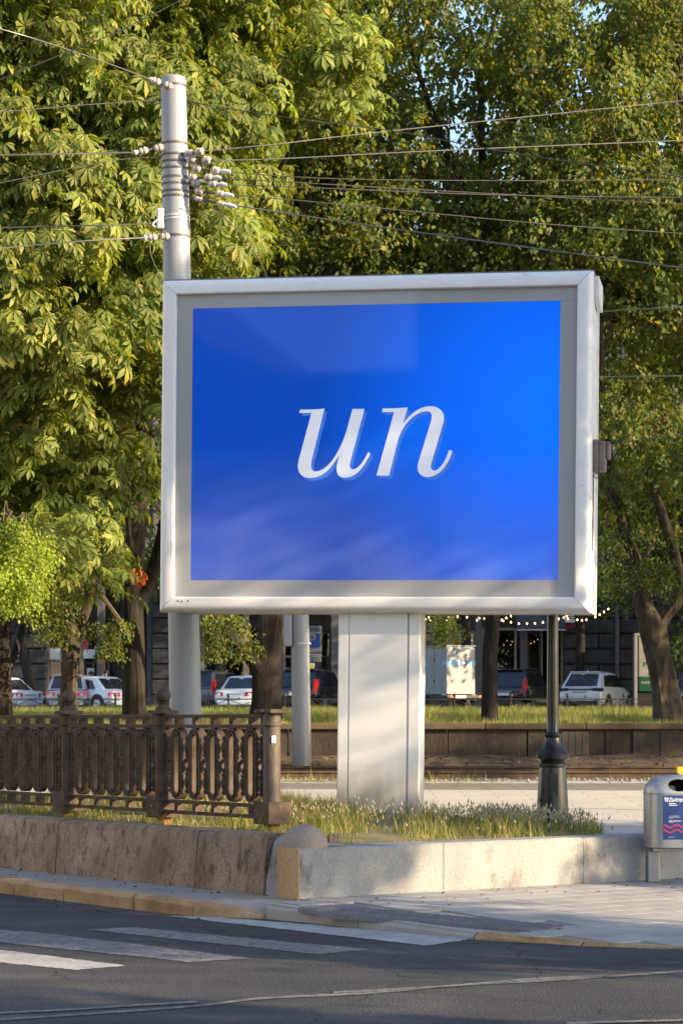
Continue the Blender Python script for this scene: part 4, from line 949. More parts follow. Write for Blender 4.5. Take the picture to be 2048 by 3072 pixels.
# ---------------------------------------------------------------- far side: shop building
YF = 107.0; SF = FPX / YF
FX = lambda px: (px - 1024) / SF
FZ = lambda py: EYE - (py - HZ) / SF
GF = 2.15
bld = thing('shop_building', 'dark rusticated stone building with shop windows behind the parked cars', 'building', (0, YF, GF))
MB().box(-40, 40, 1.6, 9, 0, 6.6).build('shop_back_wall', 'shop_interior', bld)
MB().box(-40, 40, .45, 9, 6.6, 22).build('upper_wall', 'facade_upper', bld)
MB().box(-40, 40, .12, .45, 6.35, 6.95).build('cornice', 'facade_upper', bld, bevel=.05)
for i in range(-12, 13):
    for k in range(4):
        if (i + k) % 1 == 0:
            x = i * 3.1; z = 8.0 + k * 3.5
            wnd = MB().box(x - .65, x + .65, .40, .47, z, z + 2.0).build('upper_window', 'shop_frame', bld)
            MB().box(x - .58, x - .03, .385, .40, z + .08, z + 1.92).build('pane', 'car_glass', wnd)
            MB().box(x + .03, x + .58, .385, .40, z + .08, z + 1.92).build('pane', 'car_glass', wnd)
rs = random.Random(5)
def pier(pa, pb, nb, z1=6.3):
    xa, xb = FX(pa), FX(pb); ch = .70; n = int(z1 / ch)
    MB().box(xa + .03, xb - .03, .1, 1.6, 0, z1 + .2).build('pier_core', 'shop_frame', bld)
    for r in range(n):
        w = (xb - xa) / nb; off = (w * .5 if r % 2 and nb > 1 else 0); xs = [xa] + [xa + w * i + off for i in range(0 if off else 1, nb)] + [xb]
        for a, b in zip(xs[:-1], xs[1:]):
            if b - a < .1: continue
            d = rs.uniform(.0, .06); c = .05; z = r * ch; mb = MB()
            g4 = lambda e, y: [(a + .012 + e, y, z + .015 + e), (b - .012 - e, y, z + .015 + e), (b - .012 - e, y, z + ch - .015 - e), (a + .012 + e, y, z + ch - .015 - e)]
            mb.loft([g4(0, .12), g4(0, .02), g4(c, -.05 - d)])
            cx, cz = (a + b) / 2 + rs.uniform(-.2, .2), z + ch / 2 + rs.uniform(-.1, .1)
            mb.build('stone_block', 'facade_stone', bld)
pier(-80, 140, 2); pier(455, 525, 1); pier(1250, 1345, 1); pier(1690, 2110, 4); pier(-620, -400, 2); pier(2420, 2700, 3)
def bay(pa, pb, pz0=2060, pz1=1790, cols=2, trans=True, beige=False):
    """recessed shop window: frame bars and panes"""
    xa, xb = FX(pa), FX(pb); z0, z1 = max(.12, FZ(pz0) - GF), FZ(pz1) - GF; w = (xb - xa) / cols
    f = MB(); f.box(xa, xb, .5, .62, z1, z1 + .12); f.box(xa, xb, .5, .62, z0 - .1, z0)
    for i in range(cols + 1): f.box(xa + i * w - .05, xa + i * w + .05, .495, .625, z0 - .1, z1 + .1)
    if trans: f.box(xa, xb, .505, .615, z1 - 1.1, z1 - 1.02)
    win = f.build('shop_window', 'shop_beige' if beige else 'shop_frame', bld)
    for i in range(cols):
        MB().box(xa + i * w + .05, xa + (i + 1) * w - .05, .55, .565, z0, z1).build('pane', 'shop_glass', win)
    return win
def column(pa, pb, mat='pilaster', y0=.2, z1=6.3): MB().box(FX(pa), FX(pb), y0, .8, 0, z1).build('pilaster', mat, bld, bevel=.03)
column(118, 145); bay(145, 232, 2052, 1940, 2); column(234, 248, 'shop_beige', .45); bay(250, 288, 2052, 1920, 1); column(289, 312); bay(322, 372, 2075, 1930, 1, False); column(440, 456)
column(372, 396); bay(398, 438, 2055, 1920, 1)
bay(530, 590, 2050, 1880, 1); column(592, 612); bay(616, 726, 2055, 1880, 2); column(728, 746, 'shop_beige', .4); bay(748, 830, 2055, 1880, 1); column(832, 850); bay(852, 905, 2060, 1900, 1, beige=True); column(908, 925); bay(930, 990, 2050, 1900, 1); column(992, 1030); bay(1035, 1120, 2055, 1880, 2); column(1122, 1140); bay(1145, 1246, 2055, 1880, 2)
column(1346, 1358, 'shop_beige', .4); bay(1360, 1424, 2055, 1900, 1, beige=True); column(1426, 1446); bay(1450, 1548, 2055, 1890, 1, False, True); column(1562, 1584, 'pilaster', .35); bay(1586, 1622, 2078, 1900, 1, False); bay(1626, 1688, 2055, 1890, 1, False, True)
# posters in the left shop window
for pa, pb, za, zb_, mat in ((146, 178, 1945, 1978, 'sign_paper'), (247, 283, 1948, 1975, 'white'), (148, 180, 1985, 2030, 'shop_beige'), (258, 280, 2004, 2032, 'clamp_white'), (244, 262, 1918, 1946, 'pink')):
    MB().box(FX(pa), FX(pb), .40, .415, FZ(zb_) - GF, FZ(za) - GF).build('window_poster', mat, bld)
dp = MB().tube([(FX(1849), -.16, .1), (FX(1849), -.16, 6.2), (FX(1849), .2, 6.7)], .09, 10).build('drainpipe', 'pilaster', bld, smooth=True)
# cafe awnings
aw = MB(); aw.loft([[(FX(1546), .3, FZ(1820) - GF), (FX(1546), -.9, FZ(1888) - GF), (FX(1546), -.9, FZ(1894) - GF), (FX(1546), .3, FZ(1830) - GF)], [(FX(1690), .3, FZ(1820) - GF), (FX(1690), -.9, FZ(1884) - GF), (FX(1690), -.9, FZ(1890) - GF), (FX(1690), .3, FZ(1830) - GF)]])
a_ = aw.build('awning', 'awning', bld); MB().box(FX(1546), FX(1690), -.93, -.9, FZ(1894) - GF, FZ(1890) - GF).build('awning_edge', 'clamp_white', a_)
MB().loft([[(FX(1692), .1, FZ(1840) - GF), (FX(1692), -.5, FZ(1884) - GF), (FX(1692), -.5, FZ(1890) - GF)], [(FX(1735), .1, FZ(1840) - GF), (FX(1735), -.5, FZ(1876) - GF), (FX(1735), -.5, FZ(1882) - GF)]]).build('awning', 'awning_red', bld)

# shop signs
def sign_at(name, label, px, py, Y, cat='sign'):
    return thing(name, label, cat, T(px, py, Y))
s1 = sign_at('shop_sign', 'white oval shop sign reading BEAUTY on the stone pier', 46, 1961, YF - .25)
mb = MB(); mb.prism([(x, z) for x, z in [(.42 + .14 * math.cos(a), .14 * math.sin(a)) for a in np.linspace(-math.pi / 2, math.pi / 2, 8)] + [(-.42 + .14 * math.cos(a), .14 * math.sin(a)) for a in np.linspace(math.pi / 2, 3 * math.pi / 2, 8)]], 0, .06, Matrix(((1, 0, 0, 0), (0, 0, 1, 0), (0, 1, 0, 0), (0, 0, 0, 1))))
mb.build('panel', 'sign_paper', s1); link('lettering', text_mesh('BEAUTY', .22), 'navy', s1, (0, -.006, 0), (R(90), 0, 0))
s2 = sign_at('shop_sign', 'white letter R above the oval shop sign', 58, 1938, YF - .25); link('lettering', text_mesh('R', .5, .02, 'CENTER', .01), 'white', s2, (0, 0, 0), (R(90), 0, 0))
MB().box(-.25, .25, .01, .04, -.03, .03).build('bracket', 'black_metal', s2)
s3 = sign_at('shop_sign', 'round dark shop sign with a white ring and letter e', 316, 1958, YF - .3)
mb = MB(); mb.lathe([(.24, 0), (.24, .05)], 20, M=Matrix.Rotation(R(90), 4, 'X')); mb.build('disc', 'black_metal', s3)
mb = MB(); ring_prism(mb, [(.22 * math.cos(a), .22 * math.sin(a)) for a in np.linspace(0, 6.283, 20, endpoint=False)], [(.185 * math.cos(a), .185 * math.sin(a)) for a in np.linspace(0, 6.283, 20, endpoint=False)], -.056, -.05); mb.build('ring', 'white', s3)
link('lettering', text_mesh('e', .34, .004, 'CENTER', .006), 'white', s3, (0, -.056, .01), (R(90), 0, 0))
s4 = sign_at('menu_board', 'small white board with text lines beside the red awning', 1716, 1848, YF - .4)
MB().box(-.36, .36, 0, .03, -.3, .4).build('panel', 'white', s4)
for i in range(5): MB().box(-.26, .26 - .08 * (i % 3), -.005, 0, .26 - i * .1, .29 - i * .1).build('text_line', 'black_metal', s4)

# parking zone sign
ps = thing('parking_sign', 'white parking zone sign with a blue P panel behind the dark car', 'sign', T(936, 2140, 99.5)); k9 = 99.5 / FPX; ps.location.z = 2.02
pz = lambda py: EYE - (py - HZ) * k9 - 2.02
MB().box(-.40, .41, 0, .04, pz(1958), pz(1878)).build('panel', 'kiosk_white', ps, bevel=.02)
MB().box(-.35, .33, -.006, 0, pz(1943), pz(1901)).build('blue_field', 'sign_blue', ps)
link('letter_p', text_mesh('P', .66, .004, 'CENTER', .012), 'kiosk_white', ps, (-.0, -.012, (pz(1943) + pz(1901)) / 2 + .02), (R(90), 0, 0))
link('word_zone', text_mesh('ЗОНА', .25, .004, 'CENTER', .004), 'black_metal', ps, (-.02, -.006, pz(1890)), (R(90), 0, 0))
MB().box(-.40, .40, 0, .03, pz(1986), pz(1961)).build('lower_panel', 'kiosk_white', ps, bevel=.01)
for i in range(3): MB().box(-.32, .30 - .05 * i, -.004, 0, pz(1967 + 7 * i) - .03, pz(1967 + 7 * i) + .02).build('text_line', 'grey_cloth', ps)
MB().box(-.33, .40, .06, .12, -.02, pz(1987)).build('board', 'black_metal', ps)
MB().box(-.26, .10, .045, .06, pz(2034), pz(1990)).build('notice', 'sign_paper', ps)
MB().box(-.22, .06, .035, .045, pz(2010), pz(1992)).build('notice_header', 'sign_yellow', ps)

# kiosk
kz = thing('green_kiosk', 'narrow white and green information kiosk partly behind the forked tree', 'kiosk', T(1935, 2100, 98)); kz.location.z = 2.02; k8 = 98 / FPX
kzz = lambda py: EYE - (py - HZ) * k8 - 2.02
MB().box(-.46, -.34, 0, .5, 0, kzz(1905)).build('side_frame', 'kiosk_white', kz, bevel=.01)
MB().box(-.34, .62, .05, .5, kzz(2030), kzz(1908)).build('glass_cabinet', 'kiosk_white', kz)
MB().box(-.34, -.26, .02, .06, kzz(2075), kzz(1908)).build('dark_post', 'black_metal', kz)
MB().box(-.26, .62, .0, .05, kzz(2074), kzz(2030)).build('green_panel', 'kiosk_green', kz)
MB().box(-.34, .62, .1, .5, 0, kzz(2074)).build('plinth', 'black_metal', kz)
for py in (1950, 1994): link('letter', text_mesh('P', .3, .004), 'kiosk_green', kz, (0, .04, kzz(py)), (R(90), 0, 0))
for i in range(4): MB().box(-.16 + .09 * i, -.10 + .09 * i, -.004, 0, kzz(2052), kzz(2044)).build('panel_lettering', 'kiosk_white', kz)
MB().box(-.46, .62, .0, .52, kzz(1908), kzz(1900)).build('roof', 'kiosk_white', kz, bevel=.01)

# white equipment cabinet on a trailer
YC = 87.5; tc_ = T(1345, 2130, YC); tc_.z = 2.0
tr = thing('cabinet_trailer', 'white equipment cabinet with a blue stripe standing on a trailer', 'trailer', tc_, R(28)); kc = YC / FPX
cz = lambda py: EYE - (py - HZ) * kc - 2.0
cw, cd = .62, .90; zb0_, zt0_ = cz(2084), cz(1942)
MB().box(-cw, cw, -cd, cd, zb0_, zt0_).build('cabinet', 'cabinet', tr, bevel=.02)
MB().box(-cw - .03, cw + .03, -cd - .03, cd + .03, zt0_, zt0_ + .05).build('roof', 'cabinet', tr, bevel=.015)
for a, b, c, d in ((-cw - .006, cw + .006, -cd - .006, -cd), (-cw - .006, -cw, -cd, cd)):
    MB().box(a, b, c, d, cz(1998), cz(1984)).build('stripe', 'stripe_blue', tr)
MB().box(-.02, .26, -cd - .012, -cd - .006, cz(1998), cz(1983)).build('badge', 'navy', tr)
MB().lathe([(.085, 0), (.085, .004), (.06, .005), (.06, 0)], 14, M=Matrix.Translation((.11, -cd - .012, cz(1990.5))) @ Matrix.Rotation(R(90), 4, 'X') @ Matrix.Scale(.55, 4, (0, 1, 0))).build('badge_ring', 'white', tr)
for yy in (-.3, .25): MB().box(-cw - .012, -cw - .0, yy - .26, yy + .26, zb0_ + .12, zt0_ - .12).build('door', 'cabinet', tr, bevel=.006)
for z in (zb0_ + .5, zt0_ - .5): MB().box(-cw - .035, -cw - .012, -.05, .0, z - .05, z + .05).build('latch', 'black_metal', tr)
for s_ in (-1, 1): MB().box(s_ * cw - .1, s_ * cw + .1, -cd + .1, -cd + .3, zb0_ - .22, zb0_).build('skid', 'cabinet', tr, bevel=.01)
MB().box(-.8, .8, -1.25, 1.6, .48, .60).build('trailer_bed', 'car_plastic', tr, bevel=.02)
for s_ in (-1, 1):
    wl_ = MB().lathe([(.18, -.09), (.30, -.09), (.32, -.05), (.32, .05), (.30, .09), (.18, .09)], 20, M=Matrix.Translation((s_ * .86, .3, .32)) @ Matrix.Rotation(R(90), 4, 'Y')).build('wheel', 'tyre', tr, smooth=True)
    MB().box(s_ * .62 - .08, s_ * .62 + .08, -1.27, -1.25, .50, .59).build('tail_light', 'tail_red', tr)
MB().box(-.5, .0, -1.265, -1.25, .49, .58).build('number_plate', 'plate', tr)
MB().tube([(0, 1.5, .54), (0, 2.7, .5)], .05, 8).build('drawbar', 'car_plastic', tr)
# low street fence
lf = thing('low_fence', 'low black metal fence with crossed bars between the lawn and the parked cars', 'fence', (0, 82.6, 1.97))
for i in range(-9, 10):
    x = i * 2.0
    po = MB().box(x - .035, x + .035, -.035, .035, -.1, .50).build('post', 'black_metal', lf)
    MB().lathe([(.03, .5), (.06, .55), (.06, .60), (.02, .65)], 10, (x, 0, 0)).build('finial', 'black_metal', po, smooth=True)
    if i < 9:
        MB().box(x + .035, x + 1.965, -.02, .02, .42, .46).build('rail', 'black_metal', lf)
        for a, b in (((x + .04, 0, .05), (x + 1.0, 0, .42)), ((x + 1.0, 0, .42), (x + 1.96, 0, .05)), ((x + .04, .02, .42), (x + 1.0, .02, .05)), ((x + 1.0, .02, .05), (x + 1.96, .02, .42))):
            MB().tube([a, b], .013, 5).build('brace', 'black_metal', lf)

# string lights in front of the cafe
def lights(label, pts, Y):
    p0 = T(*pts[0], Y); t = thing('string_lights', label, 'string lights', p0, group='warm string lights of the cafe')
    P = [T(x, y - 3, Y) - p0 for x, y in pts]; MB().tube(P, .008, 4).build('cord', 'black_metal', t)
    for q in P: MB().lathe([(.008, .0), (.010, -.015), (.023, -.036), (.025, -.056), (.010, -.075)], 8, q).build('light_bulb', 'bulb', t, smooth=True)
lights('warm bulbs right beside the white pillar', [(1252, 1838), (1263, 1843), (1275, 1857), (1290, 1863), (1310, 1866), (1340, 1860), (1372, 1850), (1406, 1840)], 92)
lights('short upper string of warm bulbs near the white pillar', [(1262, 1834), (1286, 1852), (1310, 1859), (1345, 1850), (1400, 1830)], 93.5)
lights('warm bulbs crossing in front of the slim trunk under the billboard', [(1400, 1852), (1430, 1861), (1455, 1860), (1480, 1862), (1509, 1863), (1532, 1867), (1556, 1871), (1580, 1871), (1604, 1870), (1628, 1867)], 92)
lights('upper zigzag of warm bulbs left of the lamp post', [(1406, 1838), (1437, 1855), (1452, 1856), (1460, 1839), (1504, 1860), (1518, 1854), (1532, 1848), (1547, 1839)], 93.5)
lights('long string of warm bulbs rising to the forked tree', [(1675, 1857), (1703, 1857), (1731, 1860), (1745, 1861), (1758, 1859), (1785, 1851), (1798, 1844), (1811, 1836), (1824, 1827), (1836, 1816), (1848, 1805), (1859, 1793), (1869, 1780), (1880, 1766), (1892, 1748)], 92)
lights('short string of warm bulbs right of the lamp post', [(1670, 1850), (1690, 1853), (1699, 1849), (1715, 1842)], 93.5)

# ---------------------------------------------------------------- parked cars
def car(name, label, rear_px, Y, ang, kind, paint, lit=False, cat='car', gz=2.0):
    """local +x forward, origin on the ground at the middle"""
    K = {'suv': (4.6, 1.88, 1.70, .98, -2.18, -1.78, .55, 1.25, .62), 'cross': (4.45, 1.84, 1.60, .96, -2.14, -1.45, .35, 1.15, .60), 'hatch': (4.1, 1.75, 1.50, .90, -1.98, -1.62, .40, 1.05, .52), 'sedan': (4.6, 1.80, 1.44, .88, -1.72, -1.05, .42, 1.20, .48)}[kind]
    L, Wd, H, belt, xr, xr2, xf2, xf, cl = K; hw = Wd / 2; fw = Vector((math.sin(R(ang)), math.cos(R(ang)), 0))
    rp_ = Vector(((rear_px - 1024) * Y / FPX, Y, gz)); t = thing(name, label, cat, rp_ + fw * (L / 2), R(90 - ang), 'cars parked on the far street')
    st = [(-L / 2, .42, belt - .16, .80), (-L / 2 + .04, .34, belt - .06, .90), (-L / 2 + .18, .26, belt - .01, .97), (-L / 2 + .5, .22, belt, 1.0), (-.6, .20, belt, 1.0), (.6, .20, belt - .02, 1.0), (xf - .1, .20, belt - .04, .99), (L / 2 - .45, .22, belt - .20, .96), (L / 2 - .12, .30, belt - .28, .88), (L / 2, .42, belt - .38, .74)]
    rings = []
    for x, b, h, s in st:
        w = hw * s; half = [(.0, b), (w * .80, b), (w * .96, b + .10), (w, b + (h - b) * .45), (w * .985, h - .12), (w * .93, h - .02), (w * .80, h + .005), (0, h + .02)]
        rings.append([(x, y, z) for y, z in half] + [(x, -y, z) for y, z in half[-2:0:-1]])
    body = MB().loft(rings).build('body', paint, t, smooth=True)
    # greenhouse
    wb, wt = hw * .93, hw * .74; zr = H
    gs = [(xr, wb * .93, belt - .03, belt - .01), (xr2, wt * .97, zr - .07, zr - .03), ((xr2 + xf2) / 2, wt, zr - .05, zr), (xf2, wt * .97, zr - .09, zr - .04), (xf, wb * .95, belt - .05, belt - .03)]
    rg = []
    for i, (x, w, z1, z2) in enumerate(gs):
        half = [(wb * (.96 if i in (0, 4) else 1), belt - .05), (w, z1), (w * .8, z2), (0, z2 + (.02 if 0 < i < 4 else 0))]
        rg.append([(x if i not in (1, 2, 3) else x, y, z) for y, z in half] + [(x, -y, z) for y, z in half[-2::-1]])
    MB().loft(rg, closed=False).build('cabin', paint, t, smooth=True)
    # glass panels slightly proud of the cabin
    def panel(pts, name='window', off=.012, mat='car_glass'):
        P = [Vector(p) for p in pts]; nn = (P[1] - P[0]).cross(P[-1] - P[0]).normalized(); c = sum(P, Vector()) / len(P)
        if nn.dot(c - Vector((0, 0, .9))) < 0: nn = -nn
        Q = [p + nn * off for p in P]; B = [p - nn * .03 for p in P]; k = len(P)
        return MB().add(Q + B, [tuple(range(k)), tuple(range(2 * k - 1, k - 1, -1))] + [(j, (j + 1) % k, (j + 1) % k + k, j + k) for j in range(k)]).build(name, mat, t)
    def lerp(a, b, f): return tuple(a[i] + (b[i] - a[i]) * f for i in range(3))
    rb, rt = (xr, 0, belt - .01), (xr2, 0, zr - .03); A, B_ = lerp(rb, rt, .08), lerp(rb, rt, .86)
    yb, yt = wb * .93 * .84, wt * .97 * .86
    panel([(A[0], -yb, A[2]), (A[0], yb, A[2]), (B_[0], yt, B_[2]), (B_[0], -yt, B_[2])], 'rear_window')
    fb, ft = (xf, 0, belt - .03), (xf2, 0, zr - .04); A2, B2 = lerp(fb, ft, .06), lerp(fb, ft, .92)
    panel([(A2[0], yb, A2[2]), (A2[0], -yb, A2[2]), (B2[0], -yt, B2[2]), (B2[0], yt, B2[2])], 'windscreen')
    for s in (-1, 1):
        xm = (xr2 + xf2) / 2 - .05; yl = lambda z: s * (wb + (wt - wb) * (z - belt + .05) / (zr - .05 - belt + .05) + .005)
        zl, zh = belt + .03, zr - .13
        panel([(xr + (xr2 - xr) * .55 + .12, yl(zl), zl), (xm - .03, yl(zl), zl), (xm - .03, yl(zh), zh), (xr2 + .12, yl(zh - .05), zh - .05)], 'side_window')
        panel([(xm + .03, yl(zl), zl), (xf - .28, yl(zl), zl), (xf2 - .02, yl(zh), zh), (xm + .03, yl(zh), zh)], 'side_window')
        for x in (-L / 2 + .85, L / 2 - .85):
            M = Matrix.Translation((x, s * (hw - .10), .33)) @ Matrix.Rotation(R(90), 4, 'X')
            MB().lathe([(.395, -.115), (.395, .115)], 18, M=M).build('wheel_arch', 'car_plastic', t)
            wh = MB().lathe([(.20, -.12), (.30, -.12), (.33, -.08), (.33, .08), (.30, .12), (.20, .12)], 22, M=M).build('wheel', 'tyre', t, smooth=True)
            MB().lathe([(.02, -.122), (.19, -.125), (.21, -.10), (.21, .10), (.19, .125), (.02, .122)], 18, M=M).build('rim', 'rim', wh, smooth=True)
        MB().box(xf - .30, xf - .14, s * (hw + .02) - .07, s * (hw + .02) + .07, belt + .0, belt + .13).build('mirror', paint if paint != 'car_white' else 'car_plastic', t, bevel=.03)
        lm = 'tail_lit' if lit else 'tail_red'; xe = -L / 2
        if kind == 'suv': MB().loft([[(xe + .02 + dx, s * hw * ya, z), (xe + .02 + dx, s * hw * (ya + .10), z), (xe + .20 + dx, s * hw * (ya + .17), z)] for z, dx, ya in ((belt - .30, -.01, .77), (belt - .05, -.01, .77), (belt + .12, .12, .74), (belt + .30, .26, .70))]).build('tail_light', lm, t)
        elif kind == 'cross': MB().box(xe - .005, xe + .22, s * hw * .76 - .22, s * hw * .76 + .20, belt - .16, belt - .03).build('tail_light', 'car_plastic' if not lit else lm, t, bevel=.03)
        else: MB().loft([[(xe - .012, s * hw * .50, z), (xe + .02, s * hw * .86, z), (xe + .22, s * hw * 1.0, z), (xe + .22, s * hw * .8, z)] for z in (belt - .27, belt - .11)]).build('tail_light', lm, t)
    xe = -L / 2
    MB().box(xe - .03, xe + .10, -hw * .78, hw * .78, .26, .44).build('rear_bumper', 'car_plastic' if kind in ('suv', 'cross') else paint, t, bevel=.04)
    if kind == 'cross': MB().box(xe - .012, xe + .05, -hw * .62, hw * .62, belt - .12, belt - .06).build('light_bar', 'car_plastic', t, bevel=.01)
    if kind in ('suv', 'cross', 'hatch'): MB().box(xr2 - .14, xr2 + .12, -wt * .88, wt * .88, zr - .05, zr - .005).build('roof_spoiler', paint, t, bevel=.015)
    zp = belt - .36 if kind != 'suv' else belt - .28
    pl = MB().box(xe - .022, xe + .06, -.26, .26, zp - .055, zp + .055).build('number_plate', 'plate', t)
    MB().box(xe - .025, xe - .021, -.26, -.215, zp - .055, zp + .055).build('plate_band', 'sign_blue', pl); pl.children[-1].scale.y = 1
    MB().box(xe - .015, xe + .05, -.3, .3, belt - .20, belt - .17).build('boot_trim', 'rim' if kind != 'cross' else 'car_plastic', t)
    if kind == 'suv':
        for s in (-1, 1): MB().tube([(xr2 + .15, s * wt * .9, zr - .02), (xr2 + .4, s * wt * .92, zr + .045), (xf2 - .3, s * wt * .92, zr + .045), (xf2 - .05, s * wt * .9, zr - .03)], .018, 6).build('roof_rail', 'car_plastic', t, smooth=True)
    MB().lathe([(.02, 0), (.006, .10)], 6, (xr2 + .25, 0, zr - .01)).build('antenna', paint, t)
    return t
car('parked_car', 'white crossover with dark rear light bar under the right end of the billboard', 1738, 91.5, 24, 'cross', 'car_white')
car('parked_car', 'black van-like SUV with red tail light left of the lamp post', 1512, 92, 20, 'suv', 'car_black')
car('parked_car', 'black SUV with tall red tail lights behind the parking sign pole', 886, 91.5, 17, 'suv', 'car_black', True)
car('parked_car', 'white sedan with red tail lights seen left of the thick forked trunk', 702, 91, 16, 'sedan', 'car_white')
car('parked_car', 'dark grey SUV half hidden behind the tall tram pole', 580, 94, 18, 'suv', 'car_grey')
car('parked_car', 'white saloon seen from the side between two trunks at left', 385, 93, -48, 'sedan', 'car_white', True)
car('parked_car', 'silver hatchback with lit brake lights behind the ball finial', 198, 93, 4, 'hatch', 'car_silver', True)
car('parked_car', 'white car at the left frame edge behind the lawn', 92, 95, -52, 'sedan', 'car_white')
car('parked_car', 'dark car cut by the right frame edge', 2085, 92, 22, 'suv', 'car_black')

# ---------------------------------------------------------------- people on the far pavement
def person(label, px, Y, face, h, top, legs, hair='hair', long_hair=False, sleeve=True, gz=GF):
    t = thing('person', label, 'person', (((px - 1024) * Y / FPX), Y, gz), R(face), 'people on the far pavement'); s = h / 1.72
    J = {'pel': (0, 0, .95), 'chest': (0, 0, 1.28), 'neck': (0, 0, 1.46), 'head': (.015, 0, 1.56), 'crown': (.015, 0, 1.66)}
    V = [(0, 0, .95), (0, 0, 1.12), (0, 0, 1.32), (0, 0, 1.44), (.015, 0, 1.52), (.02, 0, 1.60), (.01, 0, 1.67)]
    Rr = [.13, .115, .135, .055, .065, .082, .055]; E = [(i, i + 1) for i in range(6)]
    for sg in (-1, 1):
        b = len(V); V += [(0, sg * .17, 1.39), (-.03, sg * .22, 1.13), (.06, sg * .20, .90), (.09, sg * .20, .80)]; Rr += [.055, .043, .034, .03]; E += [(2, b), (b, b + 1), (b + 1, b + 2), (b + 2, b + 3)]
        for fdx in (-.018, 0, .018):
            c = len(V); V += [(.10 + fdx, sg * .20, .745), (.105 + fdx, sg * .195, .70)]; Rr += [.009, .007]; E += [(b + 3, c), (c, c + 1)]
        b = len(V); st = sg * .12
        V += [(0, sg * .09, .88), (.03 + st * .6, sg * .095, .50), (-.02 + st, sg * .095, .09), (.12 + st, sg * .10, .04)]; Rr += [.095, .06, .042, .035]; E += [(0, b), (b, b + 1), (b + 1, b + 2), (b + 2, b + 3)]
    me = bpy.data.meshes.new('body'); me.from_pydata([tuple(c * s for c in v) for v in V], E, []); o = bpy.data.objects.new('body_src', me); COL.objects.link(o)
    o.modifiers.new('skin', 'SKIN'); sv = me.skin_vertices[0].data
    for i, r_ in enumerate(Rr): sv[i].radius = (r_ * s, r_ * s * (1.25 if i in (1, 2) else 1)); sv[i].use_root = (i == 0)
    o.modifiers.new('sub', 'SUBSURF').levels = 1; o.modifiers['sub'].render_levels = 1
    m2 = evaluated(o); bpy.data.objects.remove(o); m2.polygons.foreach_set('use_smooth', [True] * len(m2.polygons)); m2.materials.clear()
    body = link('body', m2, 'skin', t)
    el = lambda rx, ry, z, n=14, cx=0, cy=0: [((cx + rx * math.cos(2 * math.pi * j / n)) * s, (cy + ry * math.sin(2 * math.pi * j / n)) * s, z * s) for j in range(n)]
    shirt = MB().loft([el(.135, .175, .90), el(.128, .165, 1.05), el(.14, .19, 1.25), el(.135, .21, 1.37), el(.10, .15, 1.44), el(.06, .07, 1.475)])
    for sg in (-1, 1): shirt.tube([tuple(c * s for c in q) for q in ((0, sg * .15, 1.40), (-.015, sg * .20, 1.26), (-.03, sg * .225, 1.12))], [.075 * s, .066 * s, .06 * s], 10)
    shirt.build('shirt', top, t, smooth=True)
    tr_ = MB()
    for sg in (-1, 1):
        st = sg * .12; tr_.tube([tuple(c * s for c in q) for q in ((0, sg * .08, .98), (.01, sg * .09, .80), (.03 + st * .6, sg * .095, .50), (-.02 + st, sg * .095, .10))], [.125 * s, .115 * s, .085 * s, .07 * s], 12)
    tr_.build('trousers', legs, t, smooth=True)
    hb = MB(); hb.lathe([(.02, .145), (.07, .13), (.096, .07), (.098, .02), (.085, -.03 if not long_hair else -.05)] + ([(.11, -.20), (.10, -.34), (.02, -.36)] if long_hair else [(.06, -.045)]), 14, M=Matrix.Translation((-.012 * s, 0, 1.585 * s)) @ Matrix.Scale(s, 4))
    hb.build('hair', hair, t, smooth=True)
    fm = MB(); fm.box(.085 * s, .112 * s, -.012 * s, .012 * s, 1.56 * s, 1.60 * s); fm.build('nose', 'skin', t, bevel=.004)
    for sg in (-1, 1): MB().lathe([(.001, -.012), (.012, 0), (.001, .012)], 6, (.086 * s, sg * .03 * s, 1.605 * s)).build('eye', 'dark', t)
    for sg in (-1, 1): MB().box(-.02 * s, .02 * s, sg * .08 * s - .01, sg * .08 * s + .01, 1.56 * s, 1.62 * s).build('ear', 'skin', t, bevel=.005)
    MB().box(.085 * s, .092 * s, -.025 * s, .025 * s, 1.535 * s, 1.545 * s).build('mouth', 'rust', t)
    for sg in (-1, 1): MB().box((-.08 + sg * .12) * s, (.16 + sg * .12) * s, sg * .097 * s - .045, sg * .097 * s + .045, .0, .08 * s).build('shoe', 'black_cloth', t, bevel=.02)
    return t
person('long-haired person in a denim dress walking behind the silver hatchback', 276, 102.5, 250, 1.68, 'denim', 'denim', long_hair=True)
person('person in a white hat and light top by the shop window', 272, 104.5, 90, 1.72, 'white_cloth', 'beige_cloth')
person('person in a grey T-shirt with a shoulder strap near the round sign', 318, 103, 200, 1.75, 'grey_cloth', 'black_cloth')
person('person in a white shirt walking behind the dark grey SUV', 676, 102.5, 180, 1.74, 'white_cloth', 'black_cloth')
person('person in a purple top behind the white sedan', 727, 103.5, 0, 1.68, 'purple_cloth', 'black_cloth', long_hair=True)
person('dark-haired person in black standing behind the black SUV beside the slim trunk', 1512, 101.8, 270, 1.82, 'black_cloth', 'black_cloth')

